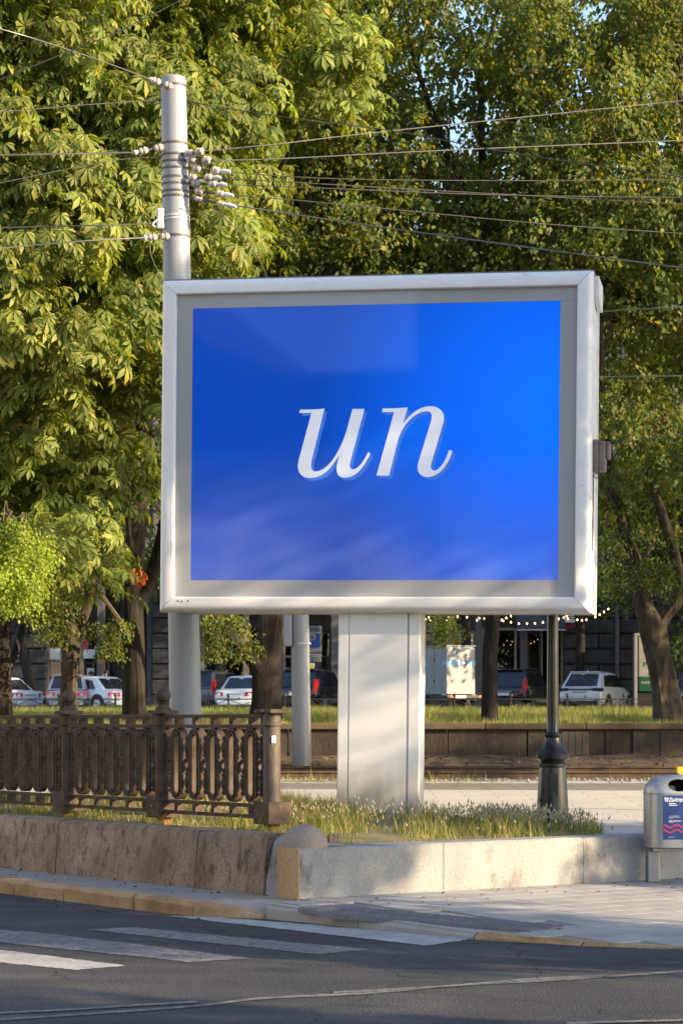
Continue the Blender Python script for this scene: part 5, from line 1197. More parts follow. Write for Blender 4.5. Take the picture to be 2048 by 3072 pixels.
# ---------------------------------------------------------------- foliage machinery
NR = np.random.default_rng(11)
def norm(a): return a / np.maximum(np.linalg.norm(a, axis=-1, keepdims=True), 1e-9)
def basis(xd, zn):
    x = norm(xd); y = norm(np.cross(zn, x)); z = np.cross(x, y)
    return np.stack([x, y, z], axis=2)             # columns are the axes
def inst(tv, tf, pos, rot, sc):
    V = np.einsum('nij,kj->nki', rot, tv) * sc[:, None, None] + pos[:, None, :]
    F = tf[None] + (np.arange(len(pos)) * len(tv))[:, None, None]
    return V.reshape(-1, 3), F.reshape(-1, tf.shape[1])
def palmate():
    V = []; F = []
    for a, L in ((-112, .62), (-76, .82), (-38, .95), (0, 1.0), (38, .95), (76, .82), (112, .62)):
        b = len(V); ca, sa = math.cos(R(a)), math.sin(R(a)); w = .175 * L
        for t, ww, zz in ((.06, 0, 0), (.40, .52, .03), (.40, -.52, .03), (.42, 0, -.01), (.72, 1.0, .02), (.72, -1.0, .02), (.74, 0, -.05), (1.0, 0, -.10)):
            x, y = t * L, ww * w; z = zz - .42 * (t * L) ** 2
            V.append((x * ca - y * sa, x * sa + y * ca, z))
        F += [(b + q[0], b + q[1], b + q[2]) for q in ((0, 3, 1), (0, 2, 3), (1, 3, 6), (1, 6, 4), (3, 2, 5), (3, 5, 6), (4, 6, 7), (6, 5, 7))]
    return np.array(V), np.array(F)
PAL_V, PAL_F = palmate()
LF_V = np.array([(0, 0, 0), (.42, .36, .07), (1, 0, -.10), (.42, -.36, .07), (.45, 0, -.02)]); LF_F = np.array([(0, 4, 1), (0, 3, 4), (1, 4, 2), (4, 3, 2)])
LS_V = np.array([(0, 0, 0), (.45, .36, .08), (1, 0, -.08), (.45, -.36, .08)]); LS_F = np.array([(0, 2, 1), (0, 3, 2)])
def sphere_dirs(n, rng_, low=-.6):
    d = norm(rng_.normal(size=(n * 3, 3))); return d[d[:, 2] > low][:n]
def sprays(lumps, per, rng_, flat=.8):
    """points on the skins of the lumps: returns positions and outward directions"""
    P = []; D = []
    for (c, r) in lumps:
        d = sphere_dirs(per, rng_); k = len(d)
        rr = r * rng_.uniform(.62, 1.08, (k, 1)); P.append(np.array(c)[None] + d * rr * np.array([1, 1, flat])); D.append(d)
    return np.concatenate(P), np.concatenate(D)
def leaves_hanging(lumps, per, nleaf, size, rng_, tv=LS_V, tf=LS_F, twig=.55, spread=.09):
    P, D = sprays(lumps, per, rng_); n = len(P)
    tdir = norm(D * np.array([1, 1, .2]) * .8 + np.array([0, 0, -.75]) + rng_.normal(0, .35, (n, 3)))
    f = rng_.uniform(0, 1, (n, nleaf, 1)); pos = P[:, None] + tdir[:, None] * f * twig * rng_.uniform(.6, 1.3, (n, 1, 1)) + rng_.normal(0, spread, (n, nleaf, 3))
    xd = norm(tdir[:, None] * .7 + np.array([0, 0, -.35]) + rng_.normal(0, .42, (n, nleaf, 3)))
    zn = norm((D + rng_.normal(0, .3, (n, 3)))[:, None] * .6 + np.array([0, 0, .5]) + rng_.normal(0, .26, (n, nleaf, 3)))
    pos = pos.reshape(-1, 3); xd = xd.reshape(-1, 3); zn = zn.reshape(-1, 3)
    return inst(tv, tf, pos, basis(xd, zn), size * rng_.uniform(.7, 1.25, len(pos)))
def palm_leaves(lumps, per, rng_, size=.25):
    P, D = sprays(lumps, per, rng_, .85); n = len(P); k = 3
    hor = norm(D * np.array([1, 1, 0]) + 1e-6)
    pos = P[:, None] + rng_.normal(0, .13, (n, k, 3))
    xd = norm(hor[:, None] * .7 + np.array([0, 0, -.65]) + rng_.normal(0, .5, (n, k, 3)))
    zn = norm(D[:, None] * .5 + np.array([0, 0, .75]) + rng_.normal(0, .25, (n, k, 3)))
    return pos.reshape(-1, 3), basis(xd.reshape(-1, 3), zn.reshape(-1, 3)), size * rng_.uniform(.42, 1.25, n * k)
def limb(path, mat, parent, name, wob=.0, n=10):
    P = smoothpath(path, 5); pts = [Vector(p[:3]) for p in P]; rad = [p[3] for p in P]
    mb = MB(); rr = random.Random(len(pts) + int(pts[0].x * 100)); rings = []; ref = None; k = len(pts)
    ph = [rr.uniform(0, 6.28) for _ in range(4)]
    for i, p in enumerate(pts):
        d = (pts[min(i + 1, k - 1)] - pts[max(i - 1, 0)]).normalized(); ref = Vector((1, 0, 0)) if abs(d.x) < .9 else Vector((0, 1, 0))
        a = d.cross(ref).normalized(); b = d.cross(a).normalized()
        rings.append([p + (a * math.cos(2 * math.pi * j / n) + b * math.sin(2 * math.pi * j / n)) * rad[i] * (1 + wob * math.sin(3 * 2 * math.pi * j / n + ph[0] + i * .15) + wob * .6 * math.sin(5 * 2 * math.pi * j / n + ph[1])) for j in range(n)])
    return mb.loft(rings).build(name, mat, parent, smooth=True)
def tp(o, px, py, Y, r): p = T(px, py, Y) - o; return (p.x, p.y, p.z, r)
def rel_lumps(lumps, o): return [((c - o), r) for c, r in lumps]
def branches(t, path, lumps, rng_, mat='twig', frac=.5, r0=.05):
    """thin limbs from the nearest lower trunk point out to the lumps"""
    P = smoothpath(path, 5)
    for c, r in lumps:
        if rng_.random() > frac: continue
        c = Vector(c); best = min(P, key=lambda q: (Vector(q[:3]) - (c - Vector((0, 0, 1.2)))).length); a = Vector(best[:3]); m = a.lerp(c, .55) + Vector((rng_.uniform(-.3, .3), rng_.uniform(-.3, .3), .35))
        rr = min(r0, best[3] * .6 + .01)
        limb([(*a, rr), (*a.lerp(m, .5), rr * .8), (*m, rr * .6), (*(c + Vector((rng_.uniform(-.2, .2), 0, 0))), .012)], mat, t, 'branch', n=6)
def make_tree(name, label, base, paths, lumps, mat_leaf, leaf, mat_bark='bark', frac=.5, fine=None, group=None, seed=0, leafname='crown', wob=.10):
    """paths: first is the trunk, the rest are limbs; world points with radius"""
    t = thing(name, label, 'tree', base, group=group); o = Vector(base); r = np.random.default_rng(seed + 100)
    loc = [[(x - o.x, y - o.y, z - o.z, q) for x, y, z, q in p] for p in paths]
    limb(loc[0], mat_bark, t, 'trunk', wob, 14)
    for p in loc[1:]: limb(p, mat_bark, t, 'limb', wob * .8, 10)
    L = rel_lumps(lumps, o)
    rr = random.Random(seed)
    allp = [q for p in loc for q in p]
    branches(t, loc[0] + (loc[1] if len(loc) > 1 else []), L, rr, frac=frac)
    per, nl, size, tw, sp = leaf
    V, F = leaves_hanging([(np.array(c), q) for c, q in L], per, nl, size, r, twig=tw, spread=sp)
    if fine:
        V2, F2 = leaves_hanging([(np.array(c - o), q) for c, q in fine], 13, 15, .068, r, twig=.32, spread=.06); F = np.concatenate([F, F2 + len(V)]); V = np.concatenate([V, V2])
    cr = link(leafname, npmesh(leafname, V, F), mat_leaf, t); cr['kind'] = 'stuff'
    return t
def wp(px, py, Y, r): p = T(px, py, Y); return (p.x, p.y, p.z, r)

# ---------------------------------------------------------------- chestnuts (left)
YT = 46.0
def cn_ok(px, py):
    if py < 130: return px < 1010
    if py < 470: return px < 1045
    if py < 620: return px < 800
    if py < 830: return px < 700
    if py < 1650: return px < 640
    return px < 450 and py < 1720
rc = random.Random(21); cl1 = []; cl2 = []
step = 118
for iy in range(-2, 15):
    for ix in range(-2, 10):
        px, py = ix * step + rc.uniform(-45, 45), iy * step + rc.uniform(-45, 45)
        if not cn_ok(px, py): continue
        dens = 1.0 if py < 1150 else .74
        if rc.random() > dens: continue
        f = min(1, max(0, (px - 250) / 800)); Yc = 38.0 + 5.0 * abs(f) + rc.uniform(-1.2, 2.2) + (2.2 if py > 1150 else 0)
        (cl2 if px < 190 else cl1).append((T(px, py, Yc), rc.uniform(.62, .95)))
        if rc.random() < .55:   # inner filling behind
            (cl2 if px < 190 else cl1).append((T(px + rc.uniform(-80, 80), py + rc.uniform(-60, 60), Yc + rc.uniform(2.5, 4.5)), rc.uniform(.8, 1.2)))
def chestnut(label, base, paths, lumps, seed, n_single):
    t = thing('chestnut_tree', label, 'tree', base, group='trees of the boulevard'); o = Vector(base); r = np.random.default_rng(seed)
    loc = [[(x - o.x, y - o.y, z - o.z, q) for x, y, z, q in p] for p in paths]
    limb(loc[0], 'bark', t, 'trunk', .10, 16)
    for p in loc[1:]: limb(p, 'bark', t, 'limb', .08, 10)
    L = rel_lumps(lumps, o); branches(t, loc[0], L, random.Random(seed), frac=.55, r0=.06)
    pos, rot, sc = palm_leaves([(np.array(c), q) for c, q in L], 44, r)
    w = pos + np.array(o); px = 1024 + FPX * w[:, 0] / w[:, 1]; py = HZ - FPX * (w[:, 2] - EYE) / w[:, 1]
    vis = (px > 0) & (px < 2048) & (py > 0) & (py < 1800) & ~((px > 470) & (px < 1790) & (py > 800))
    order = np.argsort(w[:, 1] + np.where(vis, 0, 1000)); single = order[:n_single]; rest = order[n_single:]
    V, F = inst(PAL_V, PAL_F, pos[rest], rot[rest], sc[rest])
    cr = link('crown', npmesh('crown', V, F), 'leaf_chestnut', t); cr['kind'] = 'stuff'
    me = npmesh('leaf', PAL_V, PAL_F); me.materials.append(MATS['leaf_chestnut'])
    for i in single:
        ob = bpy.data.objects.new('leaf', me); COL.objects.link(ob); ob.parent = t
        M = Matrix(rot[i].tolist()).to_4x4(); M.translation = Vector(pos[i].tolist()); ob.matrix_local = M @ Matrix.Scale(float(sc[i]), 4)
    # spiny yellow-green fruit
    fr = order[::16]; mb_v, mb_f = inst(octa * np.array([1, 1, 1.2]), ofc, pos[fr] + r.normal(0, .04, (len(fr), 3)), rot[fr], r.uniform(.022, .038, len(fr)))
    fo = link('fruit', npmesh('fruit', mb_v, mb_f, True), 'leaf_acacia', t); fo['kind'] = 'stuff'
    return t
b1 = T(408, 2150, YT); b1.z = LZ(YT)
ch1 = chestnut('chestnut with a tall straight dark trunk left of the tram pole', b1,
    [[wp(408, 2170, YT, .26), wp(404, 2100, YT, .225), wp(400, 1950, YT, .215), wp(396, 1800, YT, .205), wp(405, 1600, YT, .19), wp(425, 1350, YT, .17), wp(440, 1000, 45, .14), wp(460, 600, 44, .10), wp(470, 300, 43, .05)],
     [wp(402, 1830, YT, .14), wp(440, 1760, YT, .13), wp(480, 1640, 45.5, .12), wp(520, 1450, 45, .10), wp(620, 1150, 44, .07)],
     [wp(420, 1200, 45.5, .10), wp(560, 1000, 44, .08), wp(760, 640, 43, .05), wp(900, 400, 42, .03)]], cl1, 31, 190)
dv_, df_ = leaves_hanging([(np.array(T(398, 1712, 44.5) - b1), .16)], 10, 7, .14, NR, twig=.15, spread=.06)
ob = link('dead_leaves', npmesh('dead_leaves', dv_, df_), 'leaf_dead', ch1); ob['label'] = 'hanging bunch of withered orange leaves'
b2 = T(2, 2150, YT); b2.z = LZ(YT)
ch2 = chestnut('chestnut at the left frame edge with a dark trunk', b2,
    [[wp(2, 2170, YT, .24), wp(4, 2050, YT, .20), wp(0, 1900, YT, .19), wp(-10, 1600, YT, .17), wp(-30, 1200, 45, .14), wp(-10, 700, 44, .09), wp(20, 300, 43, .05)],
     [wp(8, 2050, YT, .10), wp(60, 1900, 47, .09), wp(80, 1780, 47.5, .07), wp(90, 1600, 47, .04)]], cl2, 32, 110)

# bright acacia spray hanging in at the left edge
ba = T(-130, 2150, 45.5); ba.z = LZ(45.5); rl = random.Random(4)
al = [(T(px, py, 37.2 + rl.uniform(-.4, .4)), rl.uniform(.22, .34)) for px, py in ((0, 1580), (40, 1600), (85, 1620), (20, 1650), (70, 1680), (95, 1660), (-10, 1700), (30, 1730), (60, 1770), (15, 1790), (-40, 1640), (-60, 1750), (45, 1810), (75, 1720))]
make_tree('acacia_tree', 'bright yellow-green acacia foliage at the left edge, below the chestnut leaves', ba, [[(ba.x, ba.y, ba.z, .12), wp(-140, 1900, 45, .10), wp(-150, 1650, 43, .07), wp(-120, 1500, 42, .05)], [wp(-150, 1650, 43, .05), wp(-60, 1560, 39.5, .03), wp(30, 1560, 37.4, .015)]], al, 'leaf_acacia', (34, 16, .062, .30, .05), seed=3, group='trees of the boulevard', frac=.4)

# ---------------------------------------------------------------- lindens and maples (middle and right)
rl = random.Random(8)
GAPS = [(1250, 215, 38), (1440, 375, 48), (1695, 235, 22), (1400, 25, 45), (1740, 0, 55), (1130, 40, 22), (1190, 390, 14)]
def lumps_in(x0, x1, y0, y1, step, Ya, Yb, r0, r1, keep=1.0, gaps=True, layers=2):
    out = []
    for iy in range(int((y1 - y0) / step) + 1):
        for ix in range(int((x1 - x0) / step) + 1):
            for k in range(layers):
                px, py = x0 + ix * step + rl.uniform(-.45, .45) * step, y0 + iy * step + rl.uniform(-.45, .45) * step
                if rl.random() > keep: continue
                Y = Ya + (Yb - Ya) * (k + rl.random()) / layers; r = rl.uniform(r0, r1); s = FPX / Y
                if gaps and any(math.hypot(px - gx, py - gy) < gr + r * s * .78 for gx, gy, gr in GAPS): continue
                out.append((T(px, py, Y), r))
    return out
bB = T(790, 2150, YT); bB.z = LZ(YT)
LB = lumps_in(720, 1150, -90, 900, 82, 44.5, 51, .35, .75, .95) + lumps_in(620, 1000, 840, 1500, 230, 44, 50, .9, 1.2, .5)
FB = [(T(px, py, 43.6 + rl.uniform(0, 1)), rl.uniform(.10, .2)) for px, py in ((640, 1850), (648, 1890), (655, 1920), (650, 1945), (690, 1850), (712, 1880), (735, 1930), (700, 1955), (610, 1850))]
make_tree('linden_tree', 'thick forked dark trunk behind the fence end, golden leaves hanging on its left', bB,
    [[wp(790, 2172, YT, .34), wp(795, 2100, YT, .30), wp(797, 2000, YT, .285), wp(808, 1900, YT, .25), wp(818, 1820, YT, .235), wp(830, 1600, YT, .21), wp(850, 1200, YT, .17), wp(870, 700, 47, .12), wp(900, 300, 47, .07), wp(910, 0, 47, .03)],
     [wp(805, 2070, YT, .15), wp(782, 2015, YT - .1, .16), wp(745, 1965, YT - .3, .14), wp(690, 1900, YT - .6, .12), wp(650, 1850, YT - .8, .105), wp(590, 1740, 45, .09), wp(520, 1600, 44.5, .06)],
     [wp(850, 1150, YT, .12), wp(960, 800, 46, .09), wp(1060, 480, 46, .06), wp(1130, 330, 46, .03)]], LB, 'leaf_linden', (12, 34, .118, .9, .085), seed=5, fine=FB, group='trees of the boulevard')
bC = T(1470, 2150, YT); bC.z = LZ(YT)
LC = lumps_in(1110, 1640, -90, 900, 82, 45, 52, .35, .75, .95) + lumps_in(1050, 1700, 840, 1700, 250, 45, 52, .9, 1.2, .5)
FC = [(T(px, py, 45 + rl.uniform(0, .6)), rl.uniform(.10, .18)) for px, py in ((1335, 1850), (1352, 1880), (1340, 1895), (1325, 1862)  )]
make_tree('linden_tree', 'slim straight trunk between the white pillar and the black lamp post', bC,
    [[wp(1470, 2172, YT, .17), wp(1470, 2060, YT, .155), wp(1472, 1950, YT, .15), wp(1478, 1840, YT, .145), wp(1480, 1500, YT, .13), wp(1470, 1000, YT, .11), wp(1450, 600, 47, .09), wp(1440, 200, 47, .05)],
     [wp(1455, 700, 47, .08), wp(1330, 420, 47, .06), wp(1260, 230, 46.5, .05), wp(1220, 100, 46.5, .03)], [wp(1450, 560, 47, .07), wp(1560, 330, 47, .05), wp(1680, 230, 47, .035), wp(1760, 190, 47, .02)]], LC, 'leaf_linden', (12, 34, .118, .9, .085), seed=6, fine=FC, group='trees of the boulevard')
bD = T(2002, 2150, YT); bD.z = LZ(YT)
LD = lumps_in(1620, 2190, -90, 900, 84, 43.5, 51, .35, .75, .97) + lumps_in(1830, 2190, 640, 1560, 95, 44.5, 53, .45, .8, .85, False)
FD = [(T(px, py, 44.8 + rl.uniform(0, .6)), rl.uniform(.14, .26)) for px, py in ((1830, 1700), (1845, 1740), (1825, 1760), (1950, 1700), (1970, 1730), (1940, 1720), (2035, 1725), (2050, 1750), (1985, 1695), (2060, 1600), (1850, 1620), (1930, 1600))]
make_tree('maple_tree', 'forked tree with pale sunlit bark at the right, behind the litter bin', bD,
    [[wp(2004, 2172, YT, .34), wp(1998, 2100, YT, .29), wp(1985, 2020, YT, .255), wp(1970, 1950, YT, .25), wp(1960, 1890, YT, .26), wp(1930, 1810, YT, .17), wp(1905, 1700, YT, .15), wp(1868, 1560, YT, .12), wp(1830, 1430, YT, .10), wp(1800, 1100, YT, .08), wp(1790, 500, 47, .05)],
     [wp(1962, 1905, YT, .19), wp(1990, 1850, YT, .165), wp(2030, 1790, YT, .15), wp(2055, 1640, YT, .13), wp(2070, 1300, YT, .11), wp(2050, 700, 46.5, .08), wp(2040, 200, 46.5, .04)],
     [wp(2040, 1740, YT - .2, .11), wp(2020, 1650, YT - .4, .10), wp(1990, 1555, YT - .5, .09), wp(1955, 1450, YT - .5, .08), wp(1925, 1370, YT - .4, .06), wp(1900, 1200, YT - .3, .04)]], LD, 'leaf_linden', (12, 34, .118, .9, .085), 'bark_pale', seed=7, fine=FD, group='trees of the boulevard')
bE = T(212, 2150, YT); bE.z = LZ(YT)
FE = [(T(px, py, 45 + rl.uniform(-.5, .8)), rl.uniform(.12, .24)) for px, py in ((150, 1770), (165, 1810), (140, 1850), (170, 1880), (150, 1905), (185, 1840), (120, 1790), (200, 1790), (230, 1770), (300, 1890), (335, 1915), (350, 1870), (330, 1940), (350, 1950), (100, 1830))]
LE = lumps_in(60, 460, 1430, 1700, 140, 47, 52, .6, .9, .6, False)
make_tree('linden_tree', 'short forked trunk with dappled flaky bark at left, behind the fence', bE,
    [[wp(212, 2172, YT, .21), wp(208, 2100, YT, .165), wp(212, 2000, YT, .15), wp(214, 1930, YT, .155), wp(218, 1885, YT, .16), wp(190, 1830, YT, .115), wp(150, 1780, YT, .105), wp(115, 1690, YT, .09), wp(90, 1550, YT, .06)],
     [wp(220, 1890, YT, .11), wp(248, 1850, YT, .10), wp(270, 1790, YT, .085), wp(300, 1690, YT, .06), wp(320, 1550, YT, .04)]], LE, 'leaf_linden', (32, 16, .10, .42, .09), 'bark_pale', seed=9, fine=FE, group='trees of the boulevard', wob=.16)

# street trees in front of the far building
fl = ['far street tree with a dark leaning trunk behind the white car at left', 'far street tree left of the tall tram pole', 'far street tree behind the forked trunk under the billboard', 'far street tree with a straight dark trunk beside the white cabinet', 'far street tree with a thin dark trunk beside the rusticated wall', 'far street tree beyond the right frame edge', 'far street tree beyond the left frame edge']
for i, (px, Yt) in enumerate(((60, 98), (345, 100), (665, 99), (1397, 96), (1742, 99.5), (2160, 98), (-200, 99))):
    base = Vector(((px - 1024) * Yt / FPX, Yt, 2.02)); s = FPX / Yt; rl2 = random.Random(40 + i); lean = (18, 8, -6, 2, -4, 0, 0)[i] / s
    L = [(base + Vector((rl2.uniform(-3.4, 3.4), rl2.uniform(-2.2, 2.2), rl2.uniform(5.2, 13.5))), rl2.uniform(.9, 1.5)) for _ in range(22)]
    make_tree('street_tree', fl[i], base, [[(base.x + lean * 3, base.y, base.z - .1, .26), (base.x + lean * 2, base.y, base.z + 1, .21), (base.x, base.y, base.z + 3.2, .19), (base.x - .2, base.y, base.z + 6, .15), (base.x, base.y, base.z + 12, .06)]], L, 'leaf_far', (38, 11, .17, .6, .16), frac=.6, seed=50 + i, group='street trees by the far building')

# shade trees outside the frame, on the sun's side
def offtree(label, x, y, h, zc, rad, zlo, seed, n=26, gz=-.15, skip=None):
    base = Vector((x, y, gz)); r2 = random.Random(seed); L = []
    for _ in range(n):
        a = r2.uniform(0, 6.283); q = rad * math.sqrt(r2.random()); z = r2.uniform(zlo, h); f = math.sin(math.pi * min(1, max(.05, (z - zlo + .8) / (h - zlo + 1.6)))) ** .5
        c = base + Vector((q * f * math.cos(a), q * f * math.sin(a), z))
        if skip and skip(c): continue
        L.append((c, r2.uniform(.8, 1.25)))
    make_tree('street_tree', label, base, [[(x, y, gz - .1, .3), (x, y, gz + 2, .25), (x + .1, y, gz + zlo, .22), (x, y, gz + (zlo + h) / 2, .15), (x, y, gz + h, .05)]], L, 'leaf_far', (40, 10, .21, .55, .16), frac=.5, seed=seed, group='shade trees outside the frame')
PQ = lambda q, hc: (-SUN_AZ.y * q + SUN_AZ.x * hc, SUN_AZ.x * q + SUN_AZ.y * hc)
HOLES = []
LIT = [BM @ Vector((x, -.02, z)) + bloc for x, z in [BL(px, py, 0) for px, py in ((500, 1560), (500, 1700), (520, 1810), (640, 1720), (800, 1660), (900, 1720), (1000, 1760), (1060, 1950), (1140, 1920), (1230, 1960), (1200, 2100))]]
LIT += [T(660, 2200, 24.0), T(760, 2200, 23.6), T(840, 2240, 23.1), T(700, 2330, 23.9), T(1380, 2600, 22.4), T(1480, 2600, 22.7), T(1600, 2590, 23.0), T(1700, 2580, 23.3), T(1120, 2450, 24.5), T(1200, 2470, 24), T(1300, 2470, 24), T(1800, 2720, 20.4), T(1950, 2700, 20.8)]
def hole(c):  # leaves gaps in the crowns, shaped so sun reaches the LIT points
    for p in LIT:
        v = c - p; t = v.dot(tow)
        if t > 0 and (v - tow * t).length < 1.25: return True
    q = -SUN_AZ.y * c.x + SUN_AZ.x * c.y
    if q > 26.2 and c.z < 9.4: return True
    return any(a - .55 < q < b + .55 and z0 - .5 < c.z < z1 + .7 for a, b, z0, z1 in HOLES)
for i, (q, hc, h, rad, zlo, n, lab) in enumerate(((23.6, 9, 14.6, 5.0, 4.4, 230, 'leafy tree standing off to the right, shading the billboard'), (17.9, 10, 13.0, 1.9, 4.4, 36, 'leafy tree on the near kerb to the right, shading the crossing'), (11.4, 12, 13.5, 1.9, 4.4, 36, 'leafy tree beside the photographer, shading the road'))):
    offtree(lab, *PQ(q, hc), h, 0, rad, zlo, 60 + i, n, skip=hole)
for i, (x, y, h, lab) in enumerate(((14.8, 43.5, 14.5, 'boulevard tree just right of the frame'), (22, 38.5, 16, 'second boulevard tree right of the frame'), (16, 50, 17, 'boulevard tree right of the frame, back row'), (25, 44, 17, 'third boulevard tree right of the frame'), (15.2, 35.2, 13.5, 'small boulevard tree right of the frame beside the tram track'))):
    offtree(lab, x, y, h, 0, 4.2, 4.0, 70 + i, 19, 1.5)
for i, (x, y, lab) in enumerate(((17.8, 103.5, 'far street tree well right of the frame'), (22.5, 102, 'second far street tree right of the frame'), (28, 100, 'third far street tree right of the frame'), (34, 97.5, 'fourth far street tree right of the frame'))):
    offtree(lab, x, y, 14.5, 0, 3.4, 2.6, 80 + i, 34, 2.0)

for i, (x, y, lab) in enumerate(((13.4, 86.6, 'added shade tree by the parking strip at the right frame edge'), (17.5, 88.5, 'added shade tree by the parking strip just right of the frame'), (21.5, 87, 'second added shade tree by the parking strip right of the frame'), (27.5, 85.5, 'third added shade tree by the parking strip right of the frame'), (34, 84, 'fourth added shade tree by the parking strip right of the frame'), (15.5, 68, 'shade tree added on the lawn right of the frame, in the middle of the grass'), (24, 62, 'second shade tree added on the lawn right of the frame'))):  # unseen trees added to keep the sun off the far street
    offtree(lab, x, y, 13.5, 0, 3.9, 2.2, 90 + i, 34, 1.8)

# buildings across the street behind the camera: they mirror in the billboard glass
def block(label, x0, x1, y0, y1, h, gable=None, mat='facade_upper', rot=0):
    b = thing('street_house', label, 'building', ((x0 + x1) / 2, y1, -.15), rot); w = (x1 - x0) / 2
    MB().box(-w, w, y0 - y1, 0, 0, h).build('wall', mat, b)
    if gable: MB().prism([(-w - .3, h), (w + .3, h), (gable[0] - (x0 + x1) / 2, gable[1])], y0 - y1, .3, Matrix(((1, 0, 0, 0), (0, 0, 1, 0), (0, 1, 0, 0), (0, 0, 0, 1)))).build('roof', 'coping', b)
    else: MB().box(-w - .2, w + .2, y0 - y1, .25, h, h + .4).build('cornice', 'facade_upper', b)
    n = int(2 * w / 2.6)
    for i in range(n):
        for k in range(int((h - 2) / 3.3)):
            x = -w + (i + .5) * 2 * w / n; z = 1.6 + k * 3.3
            f = MB().box(x - .55, x + .55, 0, .07, z, z + 1.8).build('window', 'shop_frame', b); MB().box(x - .47, x + .47, .07, .08, z + .08, z + 1.72).build('pane', 'car_glass', f)
block('gabled house across the street behind the camera', -38, -21.7, -38, -25, 13.2, (-30, 20))
block('lower flat-roofed house across the street behind the camera', -21.6, -16.4, -38, -25, 13.7)
block('taller flat-roofed house across the street behind the camera', -16.3, -3, -38, -25, 18.0)
block('cream house added outside the frame on the left to bounce warm sunlight', -39, -7, 12, 22, 17.0, None, 'house_cream', R(-90))  # unseen house added as a warm bounce for the left-facing sides

# ---------------------------------------------------------------- grass
BLV = np.array([(-.5, 0, 0), (.5, 0, 0), (-.32, .18, .55), (.32, .18, .55), (0, .55, 1.0)]); BLF = np.array([(0, 1, 3), (0, 3, 2), (2, 3, 4)])
def blades(pos, h, w, rng_, lean=.5):
    n = len(pos); a = rng_.uniform(0, 2 * np.pi, n); ca, sa = np.cos(a), np.sin(a); ln = rng_.uniform(.1, 1.2, n) * lean
    x = BLV[None, :, 0] * w[:, None]; y = BLV[None, :, 1] * (h * ln)[:, None]; z = BLV[None, :, 2] * h[:, None]
    V = np.stack([x * ca[:, None] - y * sa[:, None], x * sa[:, None] + y * ca[:, None], z], 2) + pos[:, None]
    F = BLF[None] + (np.arange(n) * 5)[:, None, None]; return V.reshape(-1, 3), F.reshape(-1, 3)
g1 = np.random.default_rng(77); U_ = g1.uniform(.3, 6.5, 60000); V_ = g1.uniform(.34, 10.5, 60000)
ok = np.array([inside((a, b), BED) for a, b in zip(U_, V_)]); U_, V_ = U_[ok], V_[ok]
patch = np.sin(U_ * 2.1 + 1) * np.sin(V_ * 1.7) + .6 * np.sin(U_ * 5.3 - V_ * 4.1); okp = g1.uniform(-1.3, 1.3, len(U_)) < patch * 1.5 + .35 + .25 * np.clip(V_ - .6, 0, 2); U_, V_, patch = U_[okp], V_[okp], patch[okp]
P3 = np.array([tuple(W(a, b, bedz(a, b) - .01)) for a, b in zip(U_, V_)])
h = g1.gamma(2.2, .055, len(P3)) * (1 + .6 * np.clip(patch, -1, 1)) * np.where((U_ < 1.25) & (V_ < 9), .55, 1.0) * np.where(V_ < .8, .6, 1.0) + .02
V, F = blades(P3, np.clip(h * .72, .015, .26), g1.uniform(.004, .011, len(P3)), g1, 1.4)
tag(link('bed_grass', npmesh('bed_grass', V, F), 'grass_blade'), 'green and straw grass growing in the raised bed', 'grass', kind='stuff')
# fluffy barley heads near the lamp and pillar
n = 620; U2 = np.concatenate([g1.normal(4.9, .45, n), g1.normal(3.6, .9, 260), g1.normal(1.9, .5, 200)]); V2 = np.concatenate([g1.normal(2.6, .5, n), g1.normal(2.7, .9, 260), g1.normal(3.6, 1.2, 200)])
ok = np.array([inside((a, b), BED) for a, b in zip(U2, V2)]); P3 = np.array([tuple(W(a, b, bedz(a, b))) for a, b in zip(U2[ok], V2[ok])]); k = len(P3)
hh = g1.uniform(.10, .24, k); ax = norm(np.stack([g1.normal(0, .35, k), g1.normal(0, .3, k), np.ones(k)], 1))
sv_ = np.array([(1, 0, 0), (0, 1, 0), (-1, 0, 0), (0, -1, 0), (0, 0, 4.2), (0, 0, -1.5)]); rot = basis(np.cross(ax, np.array([0., 1, 0])), ax)
V, F = inst(sv_, ofc, P3 + ax * hh[:, None], rot, g1.uniform(.007, .012, k))
tag(link('seed_heads', npmesh('seed_heads', V, F), 'seed_head'), 'pale fluffy seed heads in the grass by the lamp post', 'grass', kind='stuff')
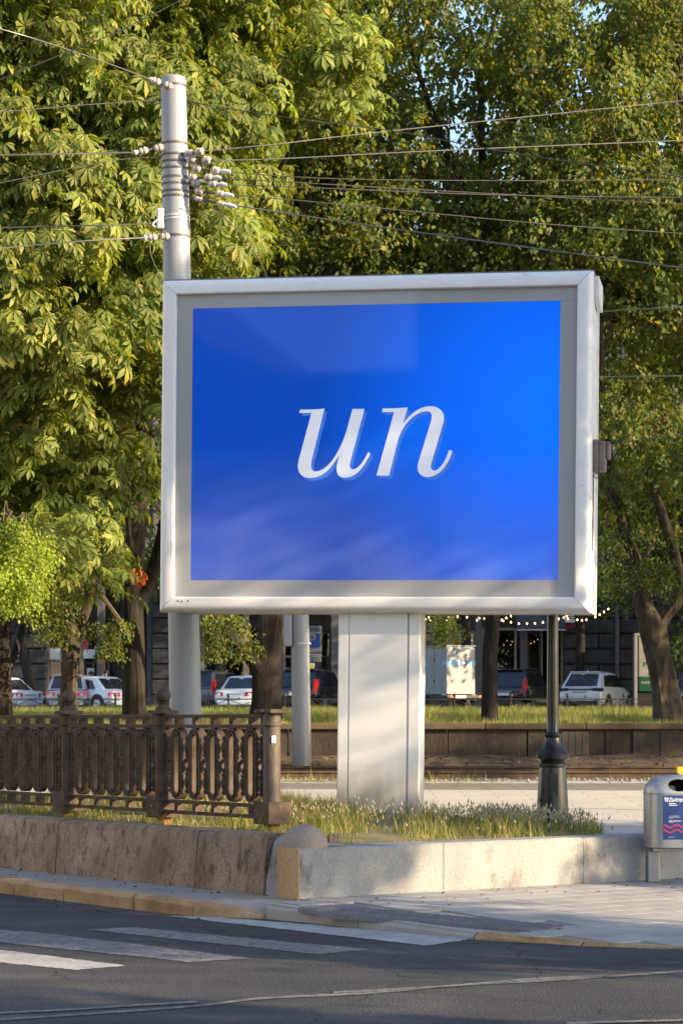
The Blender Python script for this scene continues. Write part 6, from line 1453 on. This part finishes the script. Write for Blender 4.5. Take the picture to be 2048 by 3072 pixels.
# upper lawn: tall weedy grass
def lawn(ya, yb, n, h0, h1, w0, w1, seed, name, label):
    g = np.random.default_rng(seed); Y = ya + (yb - ya) * g.uniform(0, 1, n) ** 1.2; X = g.uniform(-1, 1, n) * (Y * .155 + 1.2)
    c = np.sin(X * 1.9) * np.sin(Y * 1.3) + .5 * np.sin(X * 4.3 + Y); Z = 1.54 + (Y - 44.3) * .0115
    hh = g.uniform(h0, h1, n) * (1 + .35 * c); V, F = blades(np.stack([X, Y, Z - .02], 1), hh, g.uniform(w0, w1, n), g, .55)
    tag(link(name, npmesh(name, V, F), 'grass_far'), label, 'grass', kind='stuff')
lawn(44.45, 50, 42000, .05, .20, .006, .014, 1, 'lawn_grass', 'bright sunlit tall grass along the top of the retaining wall')
lawn(50, 66, 42000, .10, .26, .008, .018, 2, 'lawn_grass', 'tall weedy grass in the middle of the lawn')
lawn(66, 82.3, 36000, .10, .26, .012, .024, 3, 'lawn_grass', 'tall weedy grass in front of the low street fence')
g = np.random.default_rng(5); n = 1500; X = np.concatenate([g.uniform(-12, 12, 900), g.normal(1.2, .8, 300), g.normal(-.6, .5, 300)]); Y = np.concatenate([g.uniform(37.4, 38.3, 900), g.normal(37.9, .3, 600)])
V, F = blades(np.stack([X, Y, .58 + (Y - 37.5) * .03], 1), g.gamma(2.0, .045, n) + .03, g.uniform(.008, .016, n), g, .6)
tag(link('track_weeds', npmesh('track_weeds', V, F), 'grass_far'), 'weeds growing between the pavement edging and the tram track', 'grass', kind='stuff')
# leaves blown along the kerb and over the pavement
n = 170; uu = np.concatenate([g.uniform(-.7, -.05, 60), g.uniform(-.2, 6, 70), g.uniform(-1.5, -1.0, 40)]); vv = np.concatenate([g.uniform(.3, 6, 60), -np.abs(g.normal(0, .5, 70)) - .02, g.uniform(-1.5, 6, 40)])
pp = np.array([tuple(W(a, b, (PAVZ(a, b) if a > -.8 and b < 0 else (0 if a > -.8 else ROADZ)) + .012)) for a, b in zip(uu, vv)])
V, F = inst(LS_V, LS_F, pp, basis(g.normal(0, 1, (n, 3)) * [1, 1, .15], np.tile([0., 0, 1], (n, 1)) + g.normal(0, .25, (n, 3))), g.uniform(.025, .06, n))
tag(link('scattered_leaves', npmesh('scattered_leaves', V, F), 'leaf_litter'), 'dry leaves scattered along the kerb and pavement', 'leaves', kind='stuff')
# fallen leaves on the soil bank
n = 1600; X = g.uniform(-9, 9, n); Y = g.uniform(40.9, 43.8, n); V, F = inst(LS_V, LS_F, np.stack([X, Y, .74 + (Y - 41.5) * .1 + .03], 1), basis(g.normal(0, 1, (n, 3)) * [1, 1, .2], np.tile([0., 0, 1], (n, 1)) + g.normal(0, .3, (n, 3))), g.uniform(.05, .11, n))
tag(link('fallen_leaves', npmesh('fallen_leaves', V, F), 'leaf_litter'), 'brown fallen leaves on the soil bank below the wall', 'leaves', kind='stuff')
